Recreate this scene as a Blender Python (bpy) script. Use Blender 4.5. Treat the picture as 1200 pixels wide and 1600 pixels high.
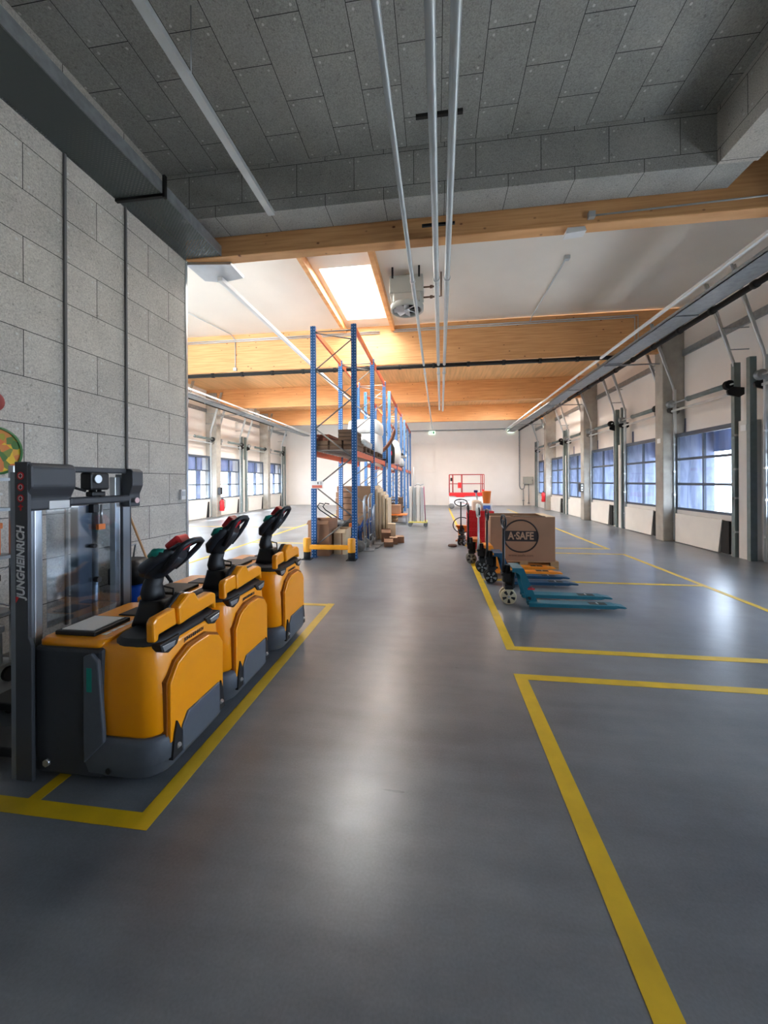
import bpy, bmesh, math, random
from mathutils import Vector, Matrix
random.seed(7)
R = math.radians
PI = math.pi
SC = bpy.context.scene
COL = SC.collection
for o in list(bpy.data.objects):
    bpy.data.objects.remove(o)

# ------------------------------------------------------------------ camera
cam_d = bpy.data.cameras.new('camera')
cam = bpy.data.objects.new('camera', cam_d); COL.objects.link(cam)
yaw, roll = math.atan(82 / 600), 0.005
fw = Vector((-math.sin(yaw), math.cos(yaw), 0)); rt0 = Vector((math.cos(yaw), math.sin(yaw), 0)); up0 = Vector((0, 0, 1))
rt = rt0 * math.cos(roll) - up0 * math.sin(roll); up = up0 * math.cos(roll) + rt0 * math.sin(roll)
cam.matrix_world = Matrix(((rt.x, up.x, -fw.x, 0), (rt.y, up.y, -fw.y, 0), (rt.z, up.z, -fw.z, 1.6), (0, 0, 0, 1)))
cam_d.sensor_fit = 'VERTICAL'; cam_d.sensor_height = 36; cam_d.lens = 600 / 1600 * 36
cam_d.shift_y = -47.6 / 1600
cam_d.clip_start = 0.05; cam_d.clip_end = 300
SC.camera = cam

# ------------------------------------------------------------------ sky, sun, exposure
SC.view_settings.view_transform = 'Standard'; SC.view_settings.look = 'None'
SC.view_settings.gamma = 1; SC.view_settings.use_curve_mapping = False
SC.view_settings.exposure = 0.95
W = bpy.data.worlds.new('sky'); SC.world = W; W.use_nodes = True
wb = W.node_tree.nodes['Background']; wb.inputs[0].default_value = (0.88, 0.94, 1.0, 1); wb.inputs[1].default_value = 9.0
sun_d = bpy.data.lights.new('sun', 'SUN'); sun_d.energy = 22; sun_d.angle = R(0.6); sun_d.color = (1, 0.93, 0.82)
sun = bpy.data.objects.new('sun', sun_d); COL.objects.link(sun)
sun.rotation_euler = Vector((0.62, 0.22, -0.80)).to_track_quat('-Z', 'Y').to_euler()
sun.location = (-30, -5, 40)

def area(name, loc, size, normal, energy=None, portal=False, color=(1, 1, 1), spread=180):
    d = bpy.data.lights.new(name, 'AREA'); d.shape = 'RECTANGLE'; d.size, d.size_y = size
    d.color = color; d.spread = R(spread)
    if energy: d.energy = energy
    if portal: d.cycles.is_portal = True
    o = bpy.data.objects.new(name, d); COL.objects.link(o); o.location = loc
    o.rotation_euler = Vector(normal).to_track_quat('-Z', 'Y').to_euler()
    return o
DOORS_Y = [-1.2, 1.55, 4.35, 7.1, 9.9, 12.55, 15.35, 18.0, 20.8, 23.45]     # centres of the dock doors along both long walls
BAY = [5.5, 11.0, 16.45, 21.85]                                # glulam beams
for y in DOORS_Y:
    area('daylight_portal', (6.55, y, 1.8), (2.0, 1.95), (-1, 0, 0), portal=True)
for y in DOORS_Y[2:]:
    area('daylight_portal', (-10.65, y, 1.8), (2.0, 1.95), (1, 0, 0), portal=True)
SKY = [(-1.9, 9.2, 1.1, 2.6, 6.12), (-6.5, 12.6, 1.6, 2.2, 5.84), (-1.9, 12.6, 1.1, 2.2, 5.84), (-6.5, 18.4, 1.6, 2.6, 5.84), (-1.9, 18.4, 1.1, 2.6, 5.84), (3.2, 18.4, 1.1, 2.6, 5.84)]
for x, y, w, l, z in SKY:                                       # daylight that comes down each rooflight shaft
    area('rooflight_daylight', (x, y, z + 0.16), (w, l), (0, 0, -1), energy=45 if y < 11 else 190, color=(1, 0.96, 0.9))

# ------------------------------------------------------------------ helpers
def lin(c):
    c = c / 255
    return c / 12.92 if c <= 0.04045 else ((c + 0.055) / 1.055) ** 2.4
def rgb(r, g, b): return (lin(r), lin(g), lin(b), 1)
MATS = {}
def mat(name, col, rough=0.5, metal=0.0, var=0.0, scale=8.0, bump=0.0, coat=0.0, stretch=None, spec=None):
    if name in MATS: return MATS[name]
    m = bpy.data.materials.new(name); m.use_nodes = True; MATS[name] = m
    nt = m.node_tree; b = nt.nodes['Principled BSDF']
    b.inputs['Base Color'].default_value = col; b.inputs['Roughness'].default_value = rough
    b.inputs['Metallic'].default_value = metal; b.inputs['Coat Weight'].default_value = coat
    b.inputs['Coat Roughness'].default_value = 0.08
    if spec is not None: b.inputs['Specular IOR Level'].default_value = spec
    tc = nt.nodes.new('ShaderNodeTexCoord'); mp = nt.nodes.new('ShaderNodeMapping')
    nt.links.new(tc.outputs['Object'], mp.inputs[0])
    if stretch: mp.inputs['Scale'].default_value = stretch
    n = nt.nodes.new('ShaderNodeTexNoise'); n.inputs['Scale'].default_value = scale; n.inputs['Detail'].default_value = 6
    nt.links.new(mp.outputs[0], n.inputs['Vector'])
    if var > 0:
        r = nt.nodes.new('ShaderNodeValToRGB')
        r.color_ramp.elements[0].position = 0.3; r.color_ramp.elements[1].position = 0.7
        r.color_ramp.elements[0].color = tuple(c * (1 - var) for c in col[:3]) + (1,)
        r.color_ramp.elements[1].color = tuple(min(1, c * (1 + var)) for c in col[:3]) + (1,)
        nt.links.new(n.outputs['Fac'], r.inputs[0]); nt.links.new(r.outputs[0], b.inputs['Base Color'])
    if bump > 0:
        bp = nt.nodes.new('ShaderNodeBump'); bp.inputs['Strength'].default_value = bump; bp.inputs['Distance'].default_value = 0.01
        nt.links.new(n.outputs['Fac'], bp.inputs['Height']); nt.links.new(bp.outputs[0], b.inputs['Normal'])
    return m

class MB:
    """collects shapes, then becomes ONE mesh object"""
    def __init__(s): s.bm = bmesh.new(); s.smooth = []
    def _add(s, bm2, M=None, smooth=False):
        if M is not None: bmesh.ops.transform(bm2, matrix=M, verts=bm2.verts)
        if smooth:
            for f in bm2.faces: f.smooth = True
        me = bpy.data.meshes.new('t'); bm2.to_mesh(me); bm2.free(); s.bm.from_mesh(me); bpy.data.meshes.remove(me)
        return s
    def box(s, x0, x1, y0, y1, z0, z1, bev=0.0, M=None, seg=2):
        b = bmesh.new(); bmesh.ops.create_cube(b, size=1)
        for v in b.verts:
            v.co = Vector(((x0 + x1) / 2 + v.co.x * (x1 - x0), (y0 + y1) / 2 + v.co.y * (y1 - y0), (z0 + z1) / 2 + v.co.z * (z1 - z0)))
        if bev > 0: bmesh.ops.bevel(b, geom=list(b.edges), offset=bev, segments=seg, profile=0.5, affect='EDGES')
        return s._add(b, M)
    def cyl(s, p, q, r, r2=None, n=16, caps=True, smooth=True):
        p, q = Vector(p), Vector(q); d = q - p
        b = bmesh.new(); bmesh.ops.create_cone(b, cap_ends=caps, segments=n, radius1=r, radius2=r if r2 is None else r2, depth=d.length)
        for f in b.faces: f.smooth = smooth and len(f.verts) == 4
        return s._add(b, Matrix.Translation((p + q) / 2) @ d.to_track_quat('Z', 'Y').to_matrix().to_4x4())
    def ball(s, c, r, sc=(1, 1, 1), n=16):
        b = bmesh.new(); bmesh.ops.create_uvsphere(b, u_segments=n, v_segments=n // 2 + 2, radius=r)
        return s._add(b, Matrix.Translation(c) @ Matrix.Diagonal((*sc, 1)), True)
    def tube(s, pts, r, n=8, closed=False, flat=None):
        """swept round (or flattened) section along points; r may be a list"""
        P = [Vector(p) for p in pts]; N = len(P); rr = r if isinstance(r, (list, tuple)) else [r] * N
        b = bmesh.new(); rings = []; ref = None
        for i, p in enumerate(P):
            if closed: t = (P[(i + 1) % N] - P[i - 1])
            else: t = (P[min(i + 1, N - 1)] - P[max(i - 1, 0)])
            t.normalize()
            if ref is None:
                ref = Vector((0, 0, 1)) if abs(t.z) < 0.9 else Vector((0, 1, 0))
                if flat is not None: ref = Vector(flat[1])
            u = (ref - t * ref.dot(t)).normalized(); w = t.cross(u); ref = u
            k = flat[0] if flat else 1
            rings.append([b.verts.new(p + (u * math.cos(a) * k + w * math.sin(a)) * rr[i]) for a in [2 * PI * j / n for j in range(n)]])
        for i in range(N if closed else N - 1):
            A, B = rings[i], rings[(i + 1) % N]
            for j in range(n): f = b.faces.new((A[j], A[(j + 1) % n], B[(j + 1) % n], B[j])); f.smooth = n > 5
        if not closed: b.faces.new(rings[0][::-1]); b.faces.new(rings[-1])
        return s._add(b)
    def prism(s, poly, a0, a1, axis='y', bev=0.0, M=None):
        """polygon in the two other axes, extruded from a0 to a1 along axis"""
        b = bmesh.new()
        def mk(p, a): return {'y': (p[0], a, p[1]), 'x': (a, p[0], p[1]), 'z': (p[0], p[1], a)}[axis]
        lo = [b.verts.new(mk(p, a0)) for p in poly]; hi = [b.verts.new(mk(p, a1)) for p in poly]
        b.faces.new(lo); b.faces.new(hi[::-1]); n = len(poly)
        for i in range(n): b.faces.new((lo[i], hi[i], hi[(i + 1) % n], lo[(i + 1) % n]))
        bmesh.ops.recalc_face_normals(b, faces=b.faces)
        if bev > 0: bmesh.ops.bevel(b, geom=list(b.edges), offset=bev, segments=2, profile=0.5, affect='EDGES')
        return s._add(b, M)
    def loft(s, rings, smooth=True):
        """rings of equal point counts, capped"""
        b = bmesh.new(); V = [[b.verts.new(p) for p in r] for r in rings]; n = len(V[0])
        for A, B in zip(V, V[1:]):
            for j in range(n): f = b.faces.new((A[j], A[(j + 1) % n], B[(j + 1) % n], B[j])); f.smooth = smooth
        b.faces.new(V[0][::-1]); b.faces.new(V[-1])
        bmesh.ops.recalc_face_normals(b, faces=b.faces)
        return s._add(b)
    def lathe(s, prof, c=(0, 0, 0), n=24, axis='z'):
        b = bmesh.new(); V = []
        for r, z in prof:
            V.append([b.verts.new((r * math.cos(2 * PI * j / n), r * math.sin(2 * PI * j / n), z)) for j in range(n)])
        for A, B in zip(V, V[1:]):
            for j in range(n): f = b.faces.new((A[j], A[(j + 1) % n], B[(j + 1) % n], B[j])); f.smooth = True
        bmesh.ops.remove_doubles(b, verts=b.verts, dist=1e-5); bmesh.ops.recalc_face_normals(b, faces=b.faces)
        M = Matrix.Translation(c)
        if axis == 'y': M = M @ Matrix.Rotation(R(90), 4, 'X')
        if axis == 'x': M = M @ Matrix.Rotation(R(90), 4, 'Y')
        return s._add(b, M)
    def build(s, name, m, parent=None, kind=None, label=None):
        me = bpy.data.meshes.new(name); s.bm.to_mesh(me); s.bm.free(); me.materials.append(m)
        o = bpy.data.objects.new(name, me); COL.objects.link(o)
        if parent: o.parent = parent
        if kind: o['kind'] = kind
        if label: o['label'] = label
        return o
def rring(x0, x1, y0, y1, z, r, k=5):
    """rounded rectangle ring at height z"""
    P = []
    for cx, cy, a in ((x1 - r, y1 - r, 0), (x0 + r, y1 - r, 90), (x0 + r, y0 + r, 180), (x1 - r, y0 + r, 270)):
        for i in range(k + 1):
            t = R(a + 90 * i / k); P.append((cx + r * math.cos(t), cy + r * math.sin(t), z))
    return P
def dress(o, label=None, cat=None, group=None, kind=None):
    if label: o['label'] = label
    if cat: o['category'] = cat
    if group: o['group'] = group
    if kind: o['kind'] = kind
    return o
def thing(name, loc, label=None, cat=None, group=None, rz=0, kind=None):
    o = bpy.data.objects.new(name, None); COL.objects.link(o); o.location = loc; o.rotation_euler.z = rz; o.empty_display_size = 0.1
    return dress(o, label, cat, group, kind)
def copy_tree(o, parent=None):
    c = o.copy(); COL.objects.link(c); c.parent = parent
    for ch in list(o.children): copy_tree(ch, c)
    return c
def text(s, size, m, parent, M, name='lettering', ext=0.001, bold=0.0, align='CENTER', xs=1.0, shear=0.0):
    cu = bpy.data.curves.new(name, 'FONT'); cu.body = s; cu.size = size; cu.extrude = ext; cu.align_x = align; cu.align_y = 'CENTER'
    cu.offset = bold; cu.shear = shear
    t = bpy.data.objects.new(name, cu); COL.objects.link(t)
    bpy.context.view_layer.update()
    me = bpy.data.meshes.new_from_object(t.evaluated_get(bpy.context.evaluated_depsgraph_get()))
    bpy.data.objects.remove(t); bpy.data.curves.remove(cu)
    me.transform(Matrix.Diagonal((xs, 1, 1, 1))); me.transform(M); me.materials.clear(); me.materials.append(m)
    o = bpy.data.objects.new(name, me); COL.objects.link(o); o.parent = parent
    return o
def face(loc, right, upv):
    """matrix putting text at loc with its reading direction and up direction"""
    x, y = Vector(right).normalized(), Vector(upv).normalized(); z = x.cross(y)
    return Matrix.Translation(loc) @ Matrix((x, y, z)).transposed().to_4x4()

# ------------------------------------------------------------------ materials
yellow_paint = mat('yellow_floor_paint', rgb(205, 170, 20), 0.45, var=0.12, scale=6)
galv = mat('galvanised_steel', rgb(150, 155, 158), 0.42, 0.6, var=0.15, scale=12)
galv_light = mat('galvanised_tube', rgb(186, 192, 194), 0.38, 0.4, var=0.06, scale=5)
green_steel = mat('grey_green_steel', rgb(112, 126, 126), 0.45, 0.3, var=0.1, scale=10)
alu = mat('aluminium', rgb(190, 194, 198), 0.3, 0.8, var=0.05)
concrete = mat('concrete', rgb(158, 154, 146), 0.8, var=0.12, scale=5, bump=0.1)
white_wall = mat('white_wall', rgb(224, 219, 213), 0.75, var=0.02, scale=2)
white_ceiling = mat('white_ceiling', rgb(226, 221, 212), 0.8, var=0.03, scale=1.2)
frame_dark = mat('dark_door_frame', rgb(74, 84, 98), 0.45, 0.2)
panel_white = mat('white_door_panel', rgb(205, 203, 198), 0.6, var=0.04, scale=3)
black = mat('black_plastic', rgb(24, 25, 28), 0.5)
blackm = mat('black_metal', rgb(30, 31, 33), 0.4, 0.4)
rubber = mat('black_rubber', rgb(22, 22, 23), 0.8)
wood_glulam = None
cardboard = mat('brown_cardboard', rgb(152, 114, 88), 0.85, var=0.08, scale=3, bump=0.05)
carton_pale = mat('pale_cardboard', rgb(214, 192, 160), 0.85, var=0.06, scale=3)
raw_wood = mat('raw_pallet_wood', rgb(168, 132, 92), 0.8, var=0.2, scale=4, stretch=(1, 8, 8))
old_wood = mat('weathered_wood', rgb(104, 80, 62), 0.85, var=0.3, scale=4, stretch=(1, 6, 6))
blue_steel = mat('blue_rack_steel', rgb(22, 78, 150), 0.4, 0.2, var=0.06)
orange_steel = mat('orange_rack_beam', rgb(214, 96, 52), 0.45, 0.1, var=0.06)
truck_yellow = mat('orange_yellow_truck_paint', rgb(255, 160, 0), 0.3, coat=0.35, var=0.02)
truck_grey = mat('slate_grey_bumper', rgb(84, 90, 98), 0.5, var=0.04, scale=30, bump=0.03)
truck_dark = mat('charcoal_cover', rgb(52, 55, 60), 0.55, var=0.05, scale=40)
white_pl = mat('white_plastic', rgb(225, 226, 226), 0.5)
red_pl = mat('red_plastic', rgb(205, 32, 40), 0.4)
teal_pl = mat('teal_plastic', rgb(0, 132, 116), 0.4)
orange_pl = mat('orange_plastic', rgb(228, 120, 44), 0.4)
safety_orange = mat('safety_orange', rgb(242, 162, 22), 0.45)
silver = mat('silver_metal', rgb(178, 182, 186), 0.3, 0.8)
ink = mat('black_print', rgb(38, 30, 28), 0.8)
white_ink = mat('white_print', rgb(225, 225, 225), 0.7)
red_ink = mat('red_print', rgb(200, 30, 35), 0.7)

def glulam():
    m = mat('glulam_timber', rgb(222, 160, 98), 0.55)
    nt = m.node_tree; b = nt.nodes['Principled BSDF']; L = nt.links.new
    tc = nt.nodes.new('ShaderNodeTexCoord'); mp = nt.nodes.new('ShaderNodeMapping'); mp.inputs['Scale'].default_value = (0.6, 3, 14)
    L(tc.outputs['Object'], mp.inputs[0])
    n = nt.nodes.new('ShaderNodeTexNoise'); n.inputs['Scale'].default_value = 2; n.inputs['Detail'].default_value = 5; L(mp.outputs[0], n.inputs['Vector'])
    r = nt.nodes.new('ShaderNodeValToRGB'); r.color_ramp.elements[0].color = rgb(204, 146, 90); r.color_ramp.elements[1].color = rgb(230, 178, 122)
    r.color_ramp.elements[0].position = 0.3; r.color_ramp.elements[1].position = 0.7
    L(n.outputs['Fac'], r.inputs[0])
    # knots
    mk = nt.nodes.new('ShaderNodeMapping'); mk.inputs['Scale'].default_value = (3.2, 3.2, 5); L(tc.outputs['Object'], mk.inputs[0])
    v = nt.nodes.new('ShaderNodeTexVoronoi'); v.inputs['Scale'].default_value = 1; L(mk.outputs[0], v.inputs['Vector'])
    k = nt.nodes.new('ShaderNodeMapRange'); k.inputs['From Min'].default_value = 0.04; k.inputs['From Max'].default_value = 0.1; L(v.outputs['Distance'], k.inputs['Value'])
    mx = nt.nodes.new('ShaderNodeMix'); mx.data_type = 'RGBA'; L(k.outputs[0], mx.inputs[0])
    mx.inputs[6].default_value = rgb(120, 66, 30); L(r.outputs[0], mx.inputs[7]); L(mx.outputs[2], b.inputs['Base Color'])
    return m
wood_glulam = glulam()

def panel_mat(name, au, av, cu, cv, w=0.78, h=0.433, base=(203, 198, 189)):
    """wood wool boards in half bond with screw heads; au/av: which object axes run along and across the boards"""
    m = bpy.data.materials.new(name); m.use_nodes = True; nt = m.node_tree; b = nt.nodes['Principled BSDF']; L = nt.links.new
    b.inputs['Roughness'].default_value = 0.9; b.inputs['Specular IOR Level'].default_value = 0.2
    tc = nt.nodes.new('ShaderNodeTexCoord'); sp = nt.nodes.new('ShaderNodeSeparateXYZ'); L(tc.outputs['Object'], sp.inputs[0])
    def M(op, a, bb=None, c=None):
        n = nt.nodes.new('ShaderNodeMath'); n.operation = op
        for i, x in enumerate((a, bb, c)):
            if x is None: continue
            if isinstance(x, (int, float)): n.inputs[i].default_value = x
            else: L(x, n.inputs[i])
        return n.outputs[0]
    u = M('SUBTRACT', sp.outputs[au], cu - 100 * w); v = M('SUBTRACT', sp.outputs[av], cv - 100 * h)
    row = M('FLOOR', M('DIVIDE', v, h)); odd = M('MODULO', row, 2)
    uu = M('DIVIDE', M('ADD', u, M('MULTIPLY', odd, w / 2)), w)
    fu = M('MULTIPLY', M('FRACT', uu), w); fv = M('MULTIPLY', M('FRACT', M('DIVIDE', v, h)), h)
    du = M('MINIMUM', fu, M('SUBTRACT', w, fu)); dv = M('MINIMUM', fv, M('SUBTRACT', h, fv))
    joint = M('LESS_THAN', M('MINIMUM', du, dv), 0.0035)
    sx = M('SUBTRACT', du, 0.055); sy = M('SUBTRACT', dv, 0.06)
    dist = M('SQRT', M('ADD', M('MULTIPLY', sx, sx), M('MULTIPLY', sy, sy)))
    screw = M('LESS_THAN', dist, 0.0125)
    # board to board tone
    wn = nt.nodes.new('ShaderNodeTexWhiteNoise'); wn.noise_dimensions = '2D'; cb = nt.nodes.new('ShaderNodeCombineXYZ')
    L(M('FLOOR', uu), cb.inputs[0]); L(row, cb.inputs[1]); L(cb.outputs[0], wn.inputs['Vector'])
    n1 = nt.nodes.new('ShaderNodeTexNoise'); n1.inputs['Scale'].default_value = 75; n1.inputs['Detail'].default_value = 4; n1.inputs['Roughness'].default_value = 0.7; L(tc.outputs['Object'], n1.inputs['Vector'])
    n2 = nt.nodes.new('ShaderNodeTexNoise'); n2.inputs['Scale'].default_value = 3; n2.inputs['Detail'].default_value = 5; L(tc.outputs['Object'], n2.inputs['Vector'])
    n3 = nt.nodes.new('ShaderNodeTexNoise'); n3.inputs['Scale'].default_value = 26; n3.inputs['Detail'].default_value = 2; L(tc.outputs['Object'], n3.inputs['Vector'])
    speck = M('MULTIPLY', M('GREATER_THAN', n3.outputs['Fac'], 0.68), -0.2)
    fac = M('ADD', M('ADD', M('ADD', 0.64, M('MULTIPLY', wn.outputs['Value'], 0.10)), speck), M('ADD', M('MULTIPLY', M('SUBTRACT', n1.outputs['Fac'], 0.5), 1.3), M('MULTIPLY', n2.outputs['Fac'], 0.34)))
    col = nt.nodes.new('ShaderNodeMix'); col.data_type = 'RGBA'; col.blend_type = 'MULTIPLY'; col.inputs[0].default_value = 1
    col.inputs[6].default_value = rgb(*base); cc = nt.nodes.new('ShaderNodeCombineXYZ')
    for i in range(3): L(fac, cc.inputs[i])
    L(cc.outputs[0], col.inputs[7])
    m1 = nt.nodes.new('ShaderNodeMix'); m1.data_type = 'RGBA'; L(screw, m1.inputs[0]); L(col.outputs[2], m1.inputs[6]); m1.inputs[7].default_value = rgb(205, 205, 200)
    m2 = nt.nodes.new('ShaderNodeMix'); m2.data_type = 'RGBA'; L(joint, m2.inputs[0]); L(m1.outputs[2], m2.inputs[6]); m2.inputs[7].default_value = rgb(58, 58, 57)
    L(m2.outputs[2], b.inputs['Base Color'])
    bp = nt.nodes.new('ShaderNodeBump'); bp.inputs['Strength'].default_value = 0.4; bp.inputs['Distance'].default_value = 0.004
    L(n1.outputs['Fac'], bp.inputs['Height']); L(bp.outputs[0], b.inputs['Normal'])
    return m
board_wall = panel_mat('wood_wool_wall_boards', 1, 2, 3.07 + 0.39, 3.89 - 0.433 * 8)
board_ceil = panel_mat('wood_wool_ceiling_boards', 1, 0, 3.76, 0.509, base=(172, 172, 166))
board_face = panel_mat('wood_wool_soffit_boards', 0, 2, 0.9, 5.26 - 0.433 + 0.15, base=(180, 180, 175))
board_side = panel_mat('wood_wool_side_boards', 1, 2, 4.1, 5.26 - 0.433 + 0.15)

def floor_mat():
    m = bpy.data.materials.new('polished_concrete'); m.use_nodes = True; nt = m.node_tree; b = nt.nodes['Principled BSDF']; L = nt.links.new
    tc = nt.nodes.new('ShaderNodeTexCoord')
    n1 = nt.nodes.new('ShaderNodeTexNoise'); n1.inputs['Scale'].default_value = 0.9; n1.inputs['Detail'].default_value = 8; n1.inputs['Roughness'].default_value = 0.6; L(tc.outputs['Object'], n1.inputs['Vector'])
    n2 = nt.nodes.new('ShaderNodeTexNoise'); n2.inputs['Scale'].default_value = 90; n2.inputs['Detail'].default_value = 3; L(tc.outputs['Object'], n2.inputs['Vector'])
    mp = nt.nodes.new('ShaderNodeMapping'); mp.inputs['Scale'].default_value = (0.5, 3.5, 1); mp.inputs['Rotation'].default_value = (0, 0, 0.3); L(tc.outputs['Object'], mp.inputs[0])
    n3 = nt.nodes.new('ShaderNodeTexNoise'); n3.inputs['Scale'].default_value = 2.2; n3.inputs['Detail'].default_value = 6; L(mp.outputs[0], n3.inputs['Vector'])
    a = nt.nodes.new('ShaderNodeMath'); a.operation = 'MULTIPLY_ADD'; L(n2.outputs['Fac'], a.inputs[0]); a.inputs[1].default_value = 0.25; L(n1.outputs['Fac'], a.inputs[2])
    a2 = nt.nodes.new('ShaderNodeMath'); a2.operation = 'MULTIPLY_ADD'; L(n3.outputs['Fac'], a2.inputs[0]); a2.inputs[1].default_value = 0.35; L(a.outputs[0], a2.inputs[2])
    mr = nt.nodes.new('ShaderNodeMapRange'); mr.inputs['From Min'].default_value = 0.45; mr.inputs['From Max'].default_value = 1.2; L(a2.outputs[0], mr.inputs['Value'])
    r = nt.nodes.new('ShaderNodeValToRGB'); L(mr.outputs[0], r.inputs[0])
    r.color_ramp.elements[0].position = 0.05; r.color_ramp.elements[0].color = rgb(76, 81, 87)
    r.color_ramp.elements[1].position = 0.95; r.color_ramp.elements[1].color = rgb(134, 139, 145)
    L(r.outputs[0], b.inputs['Base Color'])
    rr = nt.nodes.new('ShaderNodeMapRange'); rr.inputs['To Min'].default_value = 0.25; rr.inputs['To Max'].default_value = 0.34; L(n3.outputs['Fac'], rr.inputs['Value']); L(rr.outputs[0], b.inputs['Roughness'])
    b.inputs['Specular IOR Level'].default_value = 0.6
    bp = nt.nodes.new('ShaderNodeBump'); bp.inputs['Strength'].default_value = 0.06; bp.inputs['Distance'].default_value = 0.01; L(n1.outputs['Fac'], bp.inputs['Height']); L(bp.outputs[0], b.inputs['Normal'])
    return m
def glass_mat(name, tint, gloss=0.08, rough=0.02):
    m = bpy.data.materials.new(name); m.use_nodes = True; nt = m.node_tree; nt.nodes.clear(); L = nt.links.new
    o = nt.nodes.new('ShaderNodeOutputMaterial'); t = nt.nodes.new('ShaderNodeBsdfTransparent'); t.inputs[0].default_value = tint
    g = nt.nodes.new('ShaderNodeBsdfGlossy'); g.inputs['Roughness'].default_value = rough; mx = nt.nodes.new('ShaderNodeMixShader'); mx.inputs[0].default_value = gloss
    L(t.outputs[0], mx.inputs[1]); L(g.outputs[0], mx.inputs[2]); L(mx.outputs[0], o.inputs[0]); return m
def curtain_mat(name, c0, c1, tf):
    m = bpy.data.materials.new(name); m.use_nodes = True; nt = m.node_tree; nt.nodes.clear(); L = nt.links.new
    o = nt.nodes.new('ShaderNodeOutputMaterial'); d = nt.nodes.new('ShaderNodeBsdfDiffuse'); t = nt.nodes.new('ShaderNodeBsdfTranslucent'); mx = nt.nodes.new('ShaderNodeMixShader')
    n = nt.nodes.new('ShaderNodeTexNoise'); n.inputs['Scale'].default_value = 2.5; n.inputs['Detail'].default_value = 3; n.inputs['Distortion'].default_value = 1.5
    r = nt.nodes.new('ShaderNodeValToRGB'); r.color_ramp.elements[0].color = c0; r.color_ramp.elements[1].color = c1
    r.color_ramp.elements[0].position = 0.35; r.color_ramp.elements[1].position = 0.6
    L(n.outputs['Fac'], r.inputs[0]); L(r.outputs[0], d.inputs[0]); L(r.outputs[0], t.inputs[0]); mx.inputs[0].default_value = tf
    L(d.outputs[0], mx.inputs[1]); L(t.outputs[0], mx.inputs[2]); L(mx.outputs[0], o.inputs[0]); return m
pane_glass = glass_mat('clear_pane', (0.88, 0.93, 1.0, 1), 0.04)
acryl = glass_mat('clear_screen', (0.80, 0.86, 0.92, 1), 0.16, 0.06)
curtain = curtain_mat('grey_blue_curtain', (0.13, 0.155, 0.23, 1), (0.24, 0.28, 0.40, 1), 0.35)
sunlit_curtain = curtain_mat('sunlit_curtain', (0.16, 0.18, 0.26, 1), (0.34, 0.37, 0.48, 1), 0.35)  # paler copy of the curtain, sunlight on the left docks put into its colour
def emis(name, col, s):
    m = mat(name, col, 0.5); b = m.node_tree.nodes['Principled BSDF']; b.inputs['Emission Color'].default_value = col; b.inputs['Emission Strength'].default_value = s; return m

# ------------------------------------------------------------------ the building
XR, XL, YB, YN = 6.4, -10.5, 26.0, -2.6
f = MB().box(XL - 0.2, XR + 0.2, YN, YB, -0.2, 0).build('floor', floor_mat(), kind='structure')
def lines():
    b = MB(); t = 0.0015
    for x0, x1, y0, y1 in [(-1.42, -1.33, 1.66, 4.90), (-4.2 + 0.5, -1.33, 1.60, 1.685), (-3.7, -1.33, 4.80, 4.88), (-3.7, -2.0, 2.42, 2.49), (-2.06, -1.99, 1.685, 2.45),
                           (0.625, 0.72, 0.0, 3.30), (0.625, 6.1, 3.215, 3.30), (0.65, 0.74, 3.76, 8.65), (0.65, 6.1, 3.76, 3.845),
                           (3.96, 4.04, 3.9, 8.96), (0.74, 4.04, 8.88, 8.96), (0.74, 4.0, 6.36, 6.44), (3.92, 4.0, 9.55, 22.5), (0.74, 4.0, 9.55, 9.63),
                           (0.68, 0.76, 9.6, 23.0), (-4.92, -4.84, 6.0, 22.5), (-4.92, -3.0, 9.6, 9.68), (-9.4, -4.84, 12.9, 12.98)]:
        t += 0.0001; b.box(x0, x1, y0, y1, -0.001, t)
    return b
lines().build('lane_marking', yellow_paint, f)

def wall_with_doors(x0, x1, name):
    b = MB(); b.box(x0, x1, YN, YB, 2.8, 6.3)
    edges = [YN] + [e for c in DOORS_Y for e in (c - 0.99, c + 0.99)] + [YB]
    for i in range(0, len(edges), 2): b.box(x0, x1, edges[i], edges[i + 1], 0, 2.8)
    return b.build(name, white_wall, kind='structure')
wall_with_doors(XR, XR + 0.2, 'wall_right')
wall_with_doors(XL - 0.2, XL, 'wall_left')
b = MB().box(XL - 0.2, XR + 0.2, YB, YB + 0.25, -0.2, 6.3)
b.box(-0.05, XR, YB - 0.10, YB, 0, 4.92); b.box(XL, -3.3, YB - 0.10, YB, 0, 4.92); b.box(-3.3, -0.05, YB - 0.10, YB, 4.1, 4.92)
b.box(-3.3, -0.05, YB - 0.05, YB, 2.18, 2.24)
wbk = b.build('wall_back', white_wall, kind='structure')
MB().box(-3.95, -3.78, YN, 5.42, 0, 5.95).build('wall_partition', board_wall, kind='structure')
MB().box(-3.95, XR + 0.2, YN - 0.2, YN, 0, 6.3).build('wall_near', board_wall, kind='structure')
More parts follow.
